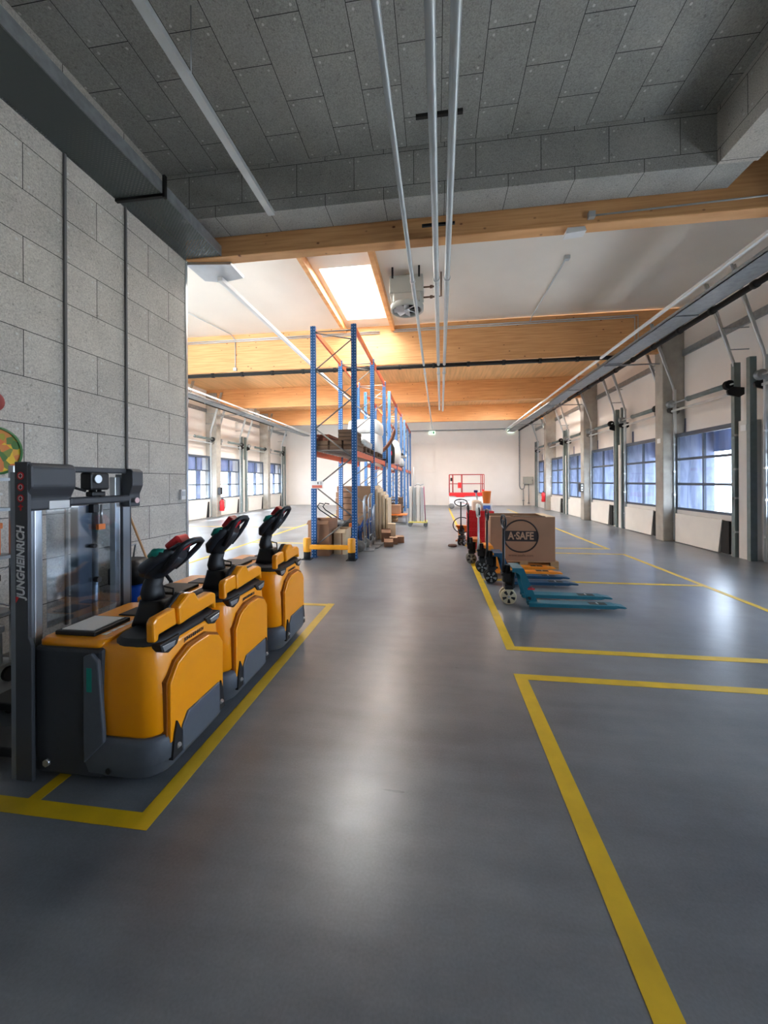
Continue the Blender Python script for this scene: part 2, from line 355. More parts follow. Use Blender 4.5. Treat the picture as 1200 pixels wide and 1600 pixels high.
# roof decks with rooflight openings
def deck(y0, y1, z, m, name):
    b = MB(); hs = sorted([s for s in SKY if y0 < s[1] < y1])
    xs = XL - 0.2
    for x, y, w, l, _ in hs:
        b.box(xs, x - w / 2, y0, y1, z, z + 0.2); b.box(x - w / 2, x + w / 2, y0, y - l / 2, z, z + 0.2); b.box(x - w / 2, x + w / 2, y + l / 2, y1, z, z + 0.2)
        xs = x + w / 2
    b.box(xs, XR + 0.2, y0, y1, z, z + 0.2)
    return b.build(name, m, kind='structure')
deck(5.5, 11.1, 6.12, white_ceiling, 'ceiling')
planks = mat('timber_roof_planks', rgb(226, 176, 120), 0.6, var=0.15, scale=2, stretch=(7, 0.4, 1))
deck(11.1, 16.5, 5.84, planks, 'ceiling_middle')
deck(16.5, 22.0, 5.84, planks, 'ceiling_far')
MB().box(XL - 0.2, XR + 0.2, 22.0, YB, 6.12, 6.32).build('ceiling_back', white_ceiling, kind='structure')
MB().box(-3.95, XR + 0.2, YN, 5.42, 5.9, 6.1).build('ceiling_boarded', board_ceil, kind='structure')
MB().box(XL - 0.2, -3.95, YN, 5.5, 6.12, 6.3).build('ceiling_side', white_ceiling, kind='structure')
dome = bpy.data.materials.new('opal_rooflight'); dome.use_nodes = True
_n = dome.node_tree; _n.nodes.clear(); _o = _n.nodes.new('ShaderNodeOutputMaterial'); _t = _n.nodes.new('ShaderNodeBsdfTranslucent'); _t.inputs[0].default_value = (0.85, 0.85, 0.85, 1); _n.links.new(_t.outputs[0], _o.inputs[0])
for i, (x, y, w, l, z) in enumerate(SKY):
    t = thing('window_%d' % (i + 1), (x, y, z), kind='structure')
    b = MB()
    for s in (-1, 1):
        b.box(s * w / 2 - 0.03 + s * 0.03, s * w / 2 + 0.03 + s * 0.03, -l / 2 - 0.06, l / 2 + 0.06, 0.2, 0.42)
        b.box(-w / 2, w / 2, s * l / 2 - 0.03 + s * 0.03, s * l / 2 + 0.03 + s * 0.03, 0.2, 0.42)
    b.box(-w / 2, w / 2, -0.02, 0.02, 0.26, 0.3)
    b.build('window_frame', white_ceiling, t)
    MB().box(-w / 2, w / 2, -l / 2, l / 2, 0.40, 0.41).build('window_glass', dome, t)
# soffit: downstand frame around the boarded ceiling
MB().box(-3.78, 3.62, 4.93, 5.34, 5.25, 5.9).build('trim_1', board_face, kind='structure')
MB().box(3.24, 3.66, YN, 4.93, 5.25, 5.9).build('trim_2', board_side, kind='structure')
n = 3
for i, y in enumerate(BAY):
    yy = y - 0.14 if i == 0 else y
    MB().box(XL if i else -3.75, XR - 0.02, yy, yy + 0.2, 4.97, 6.1 if i in (0, 1) else 5.84, 0.012).build('trim_%d' % n, wood_glulam, kind='structure'); n += 1
for x in (-2.62, -1.22):
    MB().box(x - 0.05, x + 0.05, 5.56, 10.98, 5.93, 6.12, 0.006).build('trim_%d' % n, wood_glulam, kind='structure'); n += 1
for y in BAY[1:] + [5.5]:
    for side in (1, -1):
        x0, x1 = (5.87, XR) if side > 0 else (XL, XL + 0.53)
        if side < 0 and y < 6: continue
        b = MB().box(x0, x1, y - 0.06, y + 0.3, 0, 5.7, 0.02); fx = x0 if side > 0 else x1
        for z in (0.35, 2.9, 4.2): b.cyl((fx - 0.004 * side, y + 0.12, z), (fx + 0.01 * side, y + 0.12, z), 0.03)
        b.build('trim_%d' % n, concrete, kind='structure'); n += 1
# posts between doors
for y in [8.68, 13.95, 19.4, 24.85, 2.95]:
    for side in (1, -1):
        if side < 0 and y < 6: continue
        b = MB(); X = (lambda v: v if side > 0 else -4.1 - v)
        xs = sorted((X(6.15), X(6.4))); b.box(xs[0], xs[1], y - 0.10, y + 0.12, 0, 2.8)
        b.build('trim_%d' % n, panel_white, kind='structure'); n += 1
        b = MB()
        for s in (-1, 1):
            xs = sorted((X(6.10), X(6.22))); b.box(xs[0], xs[1], y + s * 0.2 - 0.045, y + s * 0.2 + 0.045, 0, 4.02)
        b.build('trim_%d' % n, green_steel, kind='structure'); n += 1
# girts on the long walls
for xa, xb in ((XR - 0.06, XR), (XL, XL + 0.06)):
    MB().box(xa, xb, YN, YB - 0.1, 4.82, 4.98).build('trim_%d' % n, galv, kind='structure'); n += 1
# ground outside
gm = mat('pale_yard', rgb(196, 192, 184), 0.9, var=0.08, scale=0.5)
b = MB(); b.box(XR + 0.2, 60, -20, 60, -1.3, -1.2); b.box(-60, XL - 0.2, -20, 60, -1.3, -1.2)
b.build('ground', gm, kind='structure')

# ------------------------------------------------------------------ dock doors
def make_door():
    t = thing('door_1', (0, 0, 0), kind='structure')           # local +x looks outdoors
    b = MB()
    for z in (0.87, 1.50, 2.13): b.box(-0.03, 0.03, -0.99, 0.99, z - 0.03, z + 0.03)
    b.box(-0.03, 0.03, -0.99, 0.99, 2.70, 2.80)
    for y in (-0.97, 0, 0.97): b.box(-0.03, 0.03, y - (0.018 if y == 0 else 0.02), y + (0.018 if y == 0 else 0.02), 0.87, 2.75)
    b.build('window_frame', frame_dark, t)
    MB().box(-0.004, 0.004, -0.96, 0.96, 0.88, 2.74).build('window_glass', pane_glass, t)
    b = MB().box(-0.025, 0.025, -0.985, 0.985, 0.0, 0.85)
    b.box(-0.03, -0.025, -0.985, 0.985, 0.43, 0.438)
    b.build('lower_panel', panel_white, t)
    MB().prism([(-0.16, 0.02), (1.36, 0.02), (1.36, 0.74), (-0.28, 0.74)], 0, 0.045, 'x', M=Matrix.Translation((-0.10, -0.42, 0))).build('cover_board', mat('off_white_board', rgb(214, 212, 206), 0.6, var=0.05, scale=2), t)
    MB().box(-0.075, -0.03, -0.86, -0.64, 0.02, 0.72).build('rubber_seal', rubber, t)
    for s in (-1, 1):
        b = MB(); y = s * 1.03
        for dx in (0, 0.055):
            b.tube([(-0.07 + dx * 0.4, y + dx * 0.3, 0.05), (-0.07 + dx * 0.4, y + dx * 0.3, 3.9), (-0.10 + dx * 0.4, y + dx * 0.3, 4.05), (-0.45 + dx, y + dx * 0.3, 5.12), (-0.62 + dx, y + dx * 0.3, 5.7)], 0.024, n=6)
        b.box(-0.08, -0.02, y - 0.03, y + 0.03, 0.05, 3.95)
        for z in (0.5, 1.2, 1.8, 2.5): b.box(-0.10, -0.02, y - 0.045, y + 0.02, z, z + 0.04)
        b.build('track', galv_light, t)
    # spring shaft
    b = MB().cyl((-0.16, -1.12, 3.57), (-0.16, 1.12, 3.57), 0.017); b.box(-0.15, -0.13, -1.0, 1.0, 3.36, 3.41)
    b.build('shaft', galv_light, t)
    MB().cyl((-0.16, -0.98, 3.57), (-0.16, 0.25, 3.57), 0.055).cyl((-0.16, 0.25, 3.57), (-0.16, 0.32, 3.57), 0.062).build('torsion_spring', green_steel, t)
    for s in (-1, 1):
        b = MB().lathe([(0.0, -0.05), (0.09, -0.05), (0.10, -0.035), (0.075, -0.02), (0.075, 0.03), (0.10, 0.04), (0.085, 0.05), (0, 0.05)], (-0.16, s * 1.0, 3.57), axis='y')
        b.build('cable_drum', blackm if s < 0 else galv, t)
        b = MB().prism([(-0.22, 3.36), (-0.02, 3.30), (0.08, 3.36), (0.08, 3.50), (-0.12, 3.52), (-0.24, 3.44)], s * 1.06 - 0.02, s * 1.06 + 0.02, 'y')
        b.build('bracket', blackm, t)
    # cable ties and stays
    b = MB()
    for z in (4.3, 4.75): b.cyl((-0.16 - (z - 4.3) * 0.33, -1.03, z), (0.25, -1.03, z), 0.012)
    b.build('stay_rod', galv, t)
    # dock shelter outside
    b = MB()
    for s in (-1, 1):
        b.box(0.04, 0.41, s * 0.98 - 0.006, s * 0.98 + 0.006, 0.001, 2.79); b.box(0.41, 0.85, s * 0.98 - 0.006, s * 0.98 + 0.006, -0.9, 3.2)
    b.box(0.83, 0.85, -1.1, 1.1, 2.32, 3.2); b.box(0.22, 0.85, -1.12, 1.12, 3.18, 3.22)
    b.box(0.20, 0.22, -1.12, -0.99, -0.9, 3.2); b.box(0.20, 0.22, 0.99, 1.12, -0.9, 3.2)
    b.build('dock_curtain', curtain, t)
    return t
dproto = make_door(); lproto = None; k = 2; first = True
for side, ys in ((1, DOORS_Y), (-1, DOORS_Y[2:])):
    for y in ys:
        if side < 0 and lproto is None:
            lproto = d = copy_tree(dproto)
            old = [c for c in d.children if c.name.startswith('dock_curtain')][0]; bpy.data.objects.remove(old)
            b = MB().box(0.36, 0.38, -1.1, 1.1, 2.12, 3.1)
            for s_ in (-1, 1): b.box(0.30, 0.38, s_ * 1.10 - 0.02, s_ * 1.10 + 0.02, -0.9, 3.1)
            b.box(0.37, 0.39, -0.9, -0.55, -0.9, 2.2)
            b.build('dock_curtain', sunlit_curtain, d)
        else: d = dproto if first else copy_tree(dproto if side > 0 else lproto)
        if not first: d.name = 'door_%d' % k; k += 1
        first = False
        d.location = (6.2, y, 0) if side > 0 else (-10.3, y, 0)
        if side < 0: d.rotation_euler.z = PI
        if side > 0 and y < 5:                                   # curtains left off these unseen docks to brighten the near hall
            for c in list(d.children):
                if c.name.startswith('dock_curtain') and d is not dproto: bpy.data.objects.remove(c)
#@@PART2
# ------------------------------------------------------------------ overhead services
b = MB().box(-3.78, -3.17, YN, 5.62, 4.985, 5.0)
duct = thing('cable_tray', (0, 0, 0), 'wide dark steel cable tray under the ceiling along the boarded wall', 'cable tray')
def perforated():
    m = mat('perforated_steel', rgb(96, 104, 104), 0.5, 0.5); nt = m.node_tree; L = nt.links.new; bs = nt.nodes['Principled BSDF']
    tc = nt.nodes.new('ShaderNodeTexCoord'); mp = nt.nodes.new('ShaderNodeMapping'); mp.inputs['Scale'].default_value = (1, 1, 1); L(tc.outputs['Object'], mp.inputs[0])
    br = nt.nodes.new('ShaderNodeTexBrick'); br.inputs['Scale'].default_value = 1; br.inputs['Brick Width'].default_value = 0.05; br.inputs['Row Height'].default_value = 0.022
    br.inputs['Mortar Size'].default_value = 0.007; br.inputs['Mortar Smooth'].default_value = 0; L(mp.outputs[0], br.inputs['Vector'])
    tr = nt.nodes.new('ShaderNodeBsdfTransparent'); mx = nt.nodes.new('ShaderNodeMixShader'); L(br.outputs['Fac'], mx.inputs[0]); L(tr.outputs[0], mx.inputs[1]); L(bs.outputs[0], mx.inputs[2])
    L(mx.outputs[0], nt.nodes['Material Output'].inputs[0]); return m
b.build('tray_floor', perforated(), duct)
b = MB(); b.box(-3.18, -3.165, YN, 5.62, 4.985, 5.13); b.box(-3.78, -3.765, YN, 5.4, 4.985, 5.13); b.build('side_rail', galv, duct)
for y in (4.12,): MB().box(-3.78, -3.14, y - 0.02, y + 0.02, 4.955, 4.985).box(-3.16, -3.13, y - 0.02, y + 0.02, 4.94, 5.2).build('bracket', blackm, duct)
MB().prism([(-3.78, 5.42), (-3.72, 5.42), (-3.1, 5.5), (-3.1, 5.9), (-3.5, 5.98), (-3.78, 5.9)], 4.93, 4.97, 'z').build('sheet_end', alu, duct)

def rail(name, pts, r, m, label, cat, group=None, joints=()):
    t = thing(name, (0, 0, 0), label, cat, group)
    MB().tube(pts, r, n=12).build('pipe', m, t)
    if joints:
        for p, q in joints: MB().cyl(p, q, r * 1.35, n=12).build('coupling', m, t)
    return t
dn = 0
P_X = [(-0.41, 'left of the three long grey ceiling pipes running to the back', 4.85, 24.0), (-0.02, 'middle of the three long grey ceiling pipes, ends in mid air', 4.85, 17.6), (0.13, 'right of the three long grey ceiling pipes, ends in mid air', 4.85, 17.9)]
for i, (x, lab, z, ye) in enumerate(P_X):
    x0, x1 = [(-0.43, -0.24), (-0.09, 0.15), (0.10, 0.30)][i]
    r = 0.03 if i == 0 else 0.04
    t = rail('ceiling_pipe', [(x0, -2.5, z), (x1, ye, z)], r, galv_light, lab, 'pipe', None,
         [((x0 + (x1 - x0) * (yy + 2.5) / (ye + 2.5), yy, z), (x0 + (x1 - x0) * (yy + 2.56) / (ye + 2.5), yy + 0.06, z)) for yy in (1.2, 6.2, 11.6)])
for y, l_ in ((3.5, 'near'), (5.0, 'far')):
    zt_ = 5.25 if y > 4.9 else 5.9; b = MB().box(-0.17, 0.25, y - 0.015, y + 0.015, 4.895, 4.925)
    b.box(-0.03, -0.018, y - .006, y + .006, 4.92, zt_)
    dress(b.build('pipe_hanger', blackm), l_ + ' black strut hanger carrying the two right ceiling pipes', 'bracket')
b = MB().box(-2.22, -2.13, -2.4, 4.9, 5.17, 5.23, 0.004)
for y in (0.5, 3.2): b.cyl((-2.175, y, 5.23), (-2.175, y, 5.9), 0.006)
lt = b.build('lighting_trunking', galv_light); dress(lt, 'grey square trunking rail under the boarded ceiling, upper left', 'rail')
b = MB().box(-3.50, -3.42, 5.8, 15.0, 4.86, 4.93, 0.004)
for y in (5.9,): b.cyl((-3.46, y, 4.93), (-3.46, y, 6.12), 0.006)
b.box(-3.44, -3.40, 15.0, 25.5, 4.86, 4.93)
dress(b.build('lighting_trunking', white_pl), 'white square trunking rail running back past the blue racks', 'rail')
# black drain pipe across the hall and along the right wall
b = MB().tube([(-10.2, 10.85, 4.84), (4.95, 10.85, 4.84)], 0.055, n=12)
for i in range(16): b.cyl((-9.6 + i * 0.95, 10.85, 4.84), (-9.52 + i * 0.95, 10.85, 4.84), 0.07, n=12)
dress(b.build('drain_pipe', rubber), 'black drain pipe strapped under the second timber beam', 'pipe')
b = MB().tube([(5.25, YN + 0.1, 4.84), (5.25, 25.5, 4.84)], 0.055, n=12)
for i in range(26): b.cyl((5.25, -1.9 + i, 4.84), (5.25, -1.82 + i, 4.84), 0.07, n=12)
dress(b.build('drain_pipe', rubber), 'black drain pipe running along above the right-hand doors', 'pipe')
b = MB().tube([(-9.35, 5.6, 4.84), (-9.35, 21.2, 4.84)], 0.055, n=12)
dress(b.build('drain_pipe', rubber), 'black drain pipe running along above the left-hand doors', 'pipe')
for sgn, lab in ((1, 'right-hand'), (-1, 'left-hand')):
    X = (lambda v: v) if sgn > 0 else (lambda v: -4.1 - v)
    xs = sorted((X(4.50), X(4.92))); y0 = YN + 0.1 if sgn > 0 else 5.6
    t = thing('wall_tray', (0, 0, 0), 'long galvanised cable tray hung above the %s dock doors' % lab, 'cable tray')
    b = MB().box(xs[0], xs[1], y0, 25.4, 4.72, 4.735); b.box(xs[0], xs[0] + 0.01, y0, 25.4, 4.72, 4.79); b.box(xs[1] - 0.01, xs[1], y0, 25.4, 4.72, 4.79)
    for y in range(2, 25, 3): b.box(xs[0], xs[1], y - 0.015, y + 0.015, 4.70, 4.72)
    b.build('tray_floor', galv, t)
    for y in BAY[1:] + ([5.5] if sgn > 0 else []): MB().box(*sorted((X(4.5), X(5.87))), y + 0.05, y + 0.09, 4.67, 4.70).build('bracket', galv, t)
    b = MB().box(*sorted((X(4.28), X(4.335))), y0, 25.2, 4.80, 4.85, 0.003)
    dress(b.build('lighting_trunking', white_pl), 'thin white trunking rail beside the cable tray above the %s doors' % lab, 'rail')
# conduits on beam 2
b = MB().tube([(-10.3, 10.97, 5.93), (-1.6, 10.97, 5.93)], 0.018, n=6); b.tube([(-10.3, 10.97, 5.88), (-1.6, 10.97, 5.88)], 0.018, n=6)
b.tube([(-6.05, 10.97, 5.93), (-6.05, 10.97, 5.02)], 0.014, n=6); b.box(-6.1, -6.0, 10.93, 10.99, 4.99, 5.08)
b.tube([(-6.05, 10.97, 5.93), (-6.15, 10.9, 6.08), (-7.2, 6.0, 6.10)], 0.014, n=6)
dress(b.build('conduit', galv_light), 'pair of grey conduits along the left part of the second timber beam', 'conduit')
b = MB().tube([(-1.2, 10.97, 5.95), (5.3, 10.97, 5.97), (5.3, 10.97, 5.0)], 0.018, n=6); b.tube([(-1.2, 10.97, 5.90), (5.22, 10.97, 5.92), (5.22, 10.97, 5.0)], 0.018, n=6)
b.tube([(2.55, 10.97, 5.95), (2.6, 10.9, 6.08), (2.62, 8.2, 6.10)], 0.016, n=6); b.box(2.57, 2.67, 8.1, 8.2, 6.04, 6.11)
dress(b.build('conduit', galv_light), 'pair of grey conduits on the right part of the second timber beam', 'conduit')
b = MB().tube([(2.05, 5.34, 5.06), (6.2, 5.34, 5.16)], 0.012, n=6); b.box(1.98, 2.06, 5.30, 5.36, 5.02, 5.10)
dress(b.build('conduit', galv_light), 'thin grey conduit on the face of the nearest timber beam', 'conduit')
dress(MB().prism([(1.72, 4.88), (1.98, 4.90), (1.96, 4.96), (1.74, 4.96)], 5.38, 5.52, 'y', 0.004).build('detector', white_pl), 'small white sensor under the nearest timber beam', 'sensor')
b = MB().tube([(-5.6, 20.6, 4.93), (-3.2, 20.6, 4.93), (-3.2, 20.6, 4.99)], 0.015, n=6)
# exit signs
for x, lab in ((-0.28, 'green and white exit sign on the back wall, left one'), (4.81, 'green and white exit sign on the back wall, right one')):
    t = thing('exit_sign', (x, 25.84, 4.84), lab, 'sign')
    MB().box(-0.2, 0.2, -0.03, 0.05, -0.1, 0.1, 0.008).build('housing', emis('white_sign_light', rgb(225, 255, 230), 1.2), t)
    b = MB().box(-0.17, -0.13, -0.034, -0.03, -0.08, 0.08); b.box(0.05, 0.16, -0.034, -0.03, -0.08, 0.08)
    b.ball((-0.02, -0.032, 0.05), 0.018, (1, 0.2, 1), 8); b.prism([(-0.05, 0.03), (0.01, 0.035), (0.0, -0.02), (0.03, -0.08), (0.0, -0.08), (-0.03, -0.02), (-0.08, -0.06), (-0.09, -0.04), (-0.05, 0.0)], -0.034, -0.03, 'y')
    b.build('pictogram', mat('exit_green', rgb(0, 130, 70), 0.5), t)
b = MB().tube([(-5, 25.85, 4.98), (5.3, 25.85, 5.0)], 0.03, n=8)
dress(b.build('conduit', galv), 'grey conduit running along the top of the back wall', 'conduit')
# electrical box on back wall
t = thing('junction_box', (5.85, 25.86, 1.63), 'grey electrical box on the back wall near the right corner', 'electrical box')
MB().box(-0.3, 0.3, -0.14, 0.03, -0.23, 0.23, 0.012).build('housing', mat('light_grey_enclosure', rgb(178, 178, 170), 0.5), t)
MB().box(0.24, 0.26, -0.15, -0.14, -0.05, 0.05).build('latch', black, t)
b = MB().tube([(5.33, 25.85, 4.95), (5.33, 25.85, 1.3), (5.38, 25.85, 1.12), (5.48, 25.85, 1.05), (5.6, 25.85, 1.12), (5.66, 25.85, 1.4)], 0.035, n=8)
b.tube([(5.56, 25.85, 1.06), (5.56, 25.85, 0.02)], 0.025, n=8); b.tube([(5.9, 25.85, 1.4), (5.9, 25.85, 0.2)], 0.025, n=8); b.box(5.5, 5.62, 25.8, 25.9, 0.3, 0.36); b.box(5.84, 5.96, 25.8, 25.9, 0.12, 0.2)
dress(b.build('conduit', galv), 'grey riser conduits looping into the electrical box on the back wall', 'conduit')
# roof heater
t = thing('air_heater', (-0.62, 8.35, 0), 'grey fan heater hung from the white ceiling beside the rooflight', 'heater')
g = mat('heater_grey', rgb(168, 172, 166), 0.5)
MB().box(-0.36, 0.36, -0.2, 0.35, 5.62, 6.0, 0.02).box(-0.28, 0.30, -0.2, 0.33, 5.42, 5.63, 0.02).build('casing', g, t)
MB().box(-0.26, 0.20, -0.22, -0.2, 5.44, 5.60, 0.006).build('access_panel', mat('heater_panel', rgb(190, 192, 186), 0.45), t)
MB().lathe([(0.36, 0.0), (0.36, -0.10), (0.33, -0.12), (0.31, -0.10), (0.31, 0.0)], (0, 0.06, 5.44), 28).build('fan_ring', g, t)
b = MB().cyl((0, 0.06, 5.32), (0, 0.06, 5.42), 0.06)
for i in range(8):
    a = i * PI / 4; M = Matrix.Translation((0, 0.06, 5.36)) @ Matrix.Rotation(a, 4, 'Z') @ Matrix.Rotation(R(24), 4, 'X')
    b.box(0.05, 0.29, -0.055, 0.055, -0.004, 0.004, M=M)
b.build('fan', alu, t)
MB().cyl((0, 0.06, 5.405), (0, 0.06, 5.41), 0.3).build('core', black, t)
for x in (-0.28, 0.28):
    for q in (-0.3, 0.2): MB().box(x - 0.02, x + 0.02, q, q + 0.04, 5.9, 6.12).build('hanger', blackm, t)
b = MB()
for z in (5.80, 5.58): b.cyl((0.36, 0.0, z), (0.56, 0.0, z), 0.018); b.cyl((0.5, 0.0, z), (0.56, 0, z), 0.035); b.cyl((0.56, 0.0, z), (0.62, 0, z), 0.02)
b.tube([(0.62, 0, 5.80), (0.68, 0, 5.80), (0.68, 0, 6.1)], 0.018); b.tube([(0.62, 0, 5.58), (0.74, 0, 5.58), (0.74, 0, 6.1)], 0.018)
b.build('water_pipe', mat('bronze_pipe', rgb(120, 98, 82), 0.4, 0.6), t)
# vertical conduit rails and socket on the boarded wall
for y, lab in ((3.46, 'grey vertical conduit on the boarded wall, left of two'), (4.24, 'grey vertical conduit on the boarded wall, right of two')):
    dress(MB().box(-3.775, -3.75, y - 0.012, y + 0.012, 0.15, 4.98, 0.003).build('conduit', mat('dull_grey', rgb(100, 100, 100), 0.6)), lab, 'conduit')
t = thing('wall_socket', (-3.775, 5.27, 1.42), 'small white socket near the end of the boarded wall', 'socket')
MB().box(0, 0.04, -0.05, 0.05, -0.075, 0.075, 0.006).build('housing', white_pl, t); MB().box(0.04, 0.045, -0.03, 0.03, -0.02, 0.05).build('cover_flap', galv_light, t)
dress(MB().box(-3.79, -3.765, 5.385, 5.425, 0, 4.95).build('corner_bead', alu), 'thin metal bead on the end corner of the boarded wall', 'trim')
dress(MB().box(-3.78, -3.755, YN, 5.40, 0, 0.10, 0.003).build('skirting_strip', mat('grey_skirting', rgb(120, 118, 112), 0.6)), 'low grey skirting at the foot of the boarded wall', 'skirting')

# door controls, labels, extinguishers
def control_box(x, y, z, side, lab):
    t = thing('door_control', (x, y, z), lab, 'control box', rz=0 if side > 0 else PI)
    MB().box(-0.14, 0, -0.10, 0.10, -0.17, 0.17, 0.012).build('housing', black, t)
    MB().box(-0.10, -0.02, -0.104, -0.10, -0.13, 0.13).build('front_plate', white_pl, t)
    for q in (-0.06, 0.06): MB().cyl((-0.06, -0.104, q), (-0.06, -0.118, q), 0.025).build('button', black, t)
control_box(5.865, 16.5, 1.31, 1, 'black door control box on the right-hand concrete column')
control_box(-9.965, 16.55, 1.2, -1, 'black and white door control box on the left-hand concrete column')
def extinguisher(x, y, z, lab):
    t = thing('fire_extinguisher', (x, y, z), lab, 'fire extinguisher')
    MB().lathe([(0, 0), (0.09, 0), (0.1, 0.02), (0.1, 0.42), (0.07, 0.49), (0.03, 0.52), (0, 0.52)], n=20).build('cylinder', red_pl, t)
    MB().box(-0.03, 0.03, -0.03, 0.07, 0.52, 0.58, 0.006).build('valve', blackm, t)
    MB().tube([(0, 0.05, 0.55), (0.1, 0.08, 0.48), (0.12, 0.05, 0.25), (0.11, 0.02, 0.1)], 0.014).build('hose', rubber, t)
    MB().box(-0.105, -0.1, -0.05, 0.05, 0.15, 0.32).build('instruction_label', white_pl, t)
extinguisher(5.76, 21.9, 0.45, 'red fire extinguisher on the far right-hand column')
extinguisher(-9.84, 16.6, 0.28, 'red fire extinguisher on the left-hand column under the control box')
for x, y, lab in ((6.12, 8.62, 'small white number plate on the post between the nearest right doors'), (5.865, 11.1, 'small white plate on the nearest right-hand concrete column')):
    dress(MB().box(x - 0.012, x, y - 0.07, y + 0.07, 2.58, 2.70).build('number_plate', white_pl), lab, 'sign')
# grey door post things: upright conduit on far left
t = thing('side_door', (-10.43, 24.75, 0), 'narrow white side door with a dark gap in the far left corner', 'door')
MB().box(-0.02, 0.05, -0.5, 0.5, 0, 2.1, 0.005).build('leaf', white_pl, t); MB().box(0.05, 0.07, 0.5, 0.58, 0, 2.1).build('dark_edge', black, t); MB().box(0.02, 0.12, -0.3, 0.3, 2.2, 2.5, 0.01).build('sign_box', white_pl, t)

# ------------------------------------------------------------------ electric trucks
def electric_truck(name, label, loc, mast, zt=0.0, group=None, pod=0):
    t = thing(name, loc, label, 'pallet stacker' if mast else 'pallet truck', group)
    W2 = 0.34 if mast else 0.35
    MB().loft([rring(-0.54, -0.05, -W2 + .03, W2 - .03, 0.035, 0.12), rring(-0.54, -0.02, -W2, W2, 0.07, 0.13), rring(-0.54, -0.01, -W2 - .005, W2 + .005, 0.12, 0.14), rring(-0.54, 0, -W2 - .005, W2 + .005, 0.125, 0.14),
               rring(-0.54, -0.006, -W2, W2, 0.22, 0.13), rring(-0.53, -0.02, -W2 + .012, W2 - .012, 0.255, 0.12)]).build('bumper', truck_grey, t)
    zb = 0.735 + zt
    xb0, xt0 = (-0.34, -0.37) if mast else (-0.24, -0.42)
    xb0, xt0, xq = xb0 - .10, xt0 - .10, xt0
    MB().loft([rring(xb0, -0.045, -W2 + .03, W2 - .03, 0.245, 0.11), rring(xb0, -0.03, -W2 + .018, W2 - .018, 0.27, 0.11), rring((xb0 + xt0) / 2, -0.035, -W2 + .016, W2 - .016, 0.5, 0.115),
               rring(xt0, -0.05, -W2 + .022, W2 - .022, zb - .04, 0.12), rring(xt0, -0.062, -W2 + .03, W2 - .03, zb - .01, 0.115), rring(xt0, -0.08, -W2 + .05, W2 - .05, zb, 0.11)]).build('drive_cover', truck_yellow, t)
    xb0, xt0 = xb0 + .10, xq
    # gap and door panel on the nose
    pp = [(-0.255, 0.20), (-0.255, 0.52 + zt), (-0.19, 0.605 + zt), (-0.08, 0.645 + zt), (0.10, 0.645 + zt), (0.21, 0.60 + zt), (0.255, 0.54 + zt), (0.255, 0.20)]
    big = [(p[0] * 1.035, 0.4 + (p[1] - 0.4) * 1.07) for p in pp]
    MB().prism(big, -0.06, -0.026, 'x').build('panel_gap', mat('dark_amber_gap', rgb(150, 84, 4), 0.5), t)
    MB().prism(pp, -0.05, -0.008, 'x', 0.006).build('service_door', truck_yellow, t)
    b = MB().prism([(-0.17, 0.10), (0.20, 0.10), (0.20, 0.30), (-0.12, 0.30), (-0.17, 0.24)], -0.03, 0.004, 'x', 0.008)
    b.build('nose_plate', truck_grey, t)
    for s in (-1, 1):
        MB().prism([(s * 0.255, 0.11), (s * 0.18, 0.11), (s * 0.175, 0.22), (s * 0.215, 0.30), (s * 0.235, 0.24)], -0.03, 0.003, 'x').build('foot_slot', black, t)
        MB().cyl((-0.01, s * 0.21, 0.15), (0.012, s * 0.21, 0.17), 0.012).build('latch', silver, t)
    # black console with light units
    MB().loft([rring(xt0 + .02, -0.058, -W2 + .035, W2 - .035, zb - .03, 0.11), rring(xt0 + .02, -0.062, -W2 + .04, W2 - .04, zb + .012, 0.11), rring(xt0 + .03, -0.09, -W2 + .06, W2 - .06, zb + .028, 0.10)]).build('console', black, t)
    for s in (-1, 1):
        MB().prism([(s * 0.285, zb + .003), (s * 0.12, zb + .003), (s * 0.15, zb - .045), (s * 0.22, zb - .065), (s * 0.275, zb - .04)], -0.10, -0.044, 'x', 0.005).build('light_surround', black, t)
        MB().prism([(s * 0.27, zb - .010), (s * 0.165, zb - .018), (s * 0.18, zb - .043), (s * 0.255, zb - .045)], -0.06, -0.041, 'x', 0.002).build('light', silver, t)
    text('JUNGHEINRICH', 0.026, ink, t, face((-0.043, 0.0, zb - 0.048), (0, 1, 0), (-0.08, 0, 1)), bold=0.0006, shear=0.15)
    # rear casing and lid
    b = MB().box(-0.755, xt0 + 0.03, -W2 + .002, W2 - .002, 0.035, zb - 0.015, 0.02); b.build('rear_casing', truck_dark, t)
    for s in (-1, 1):
        MB().prism([(xt0 - .07, 0.12), (xt0 + .05, 0.24), (xb0 + .02, 0.30), (xt0 + .02, zb - .07), (xt0 - .02, zb - .03), (xt0 - .07, zb - .05)], s * (W2 + .002) - .012, s * (W2 + .002) + .012, 'y', 0.008).build('side_trim', truck_grey, t)
        MB().box(xt0 - 0.05, xt0 - 0.015, s * W2 + s * 0.010 - .005, s * W2 + s * 0.010 + .005, 0.50, 0.63, 0.004).build('sticker', teal_pl, t)
        MB().cyl((-0.30, s * (W2 - 0.01), 0.09), (-0.30, s * (W2 + 0.007), 0.09), 0.016).build('jack_hole', black, t)
        MB().cyl((-0.67, s * (W2 - .01), 0.10), (-0.67, s * (W2 + 0.012), 0.10), 0.02, n=6).build('bolt', silver, t)
    MB().loft([rring(-0.745, xt0 + .01, -W2 + .02, W2 - .02, zb - .02, 0.03), rring(-0.745, xt0 + .01, -W2 + .02, W2 - .02, zb + .01, 0.03), rring(-0.735, xt0, -W2 + .035, W2 - .035, zb + .022, 0.03)]).build('battery_lid', truck_yellow, t)
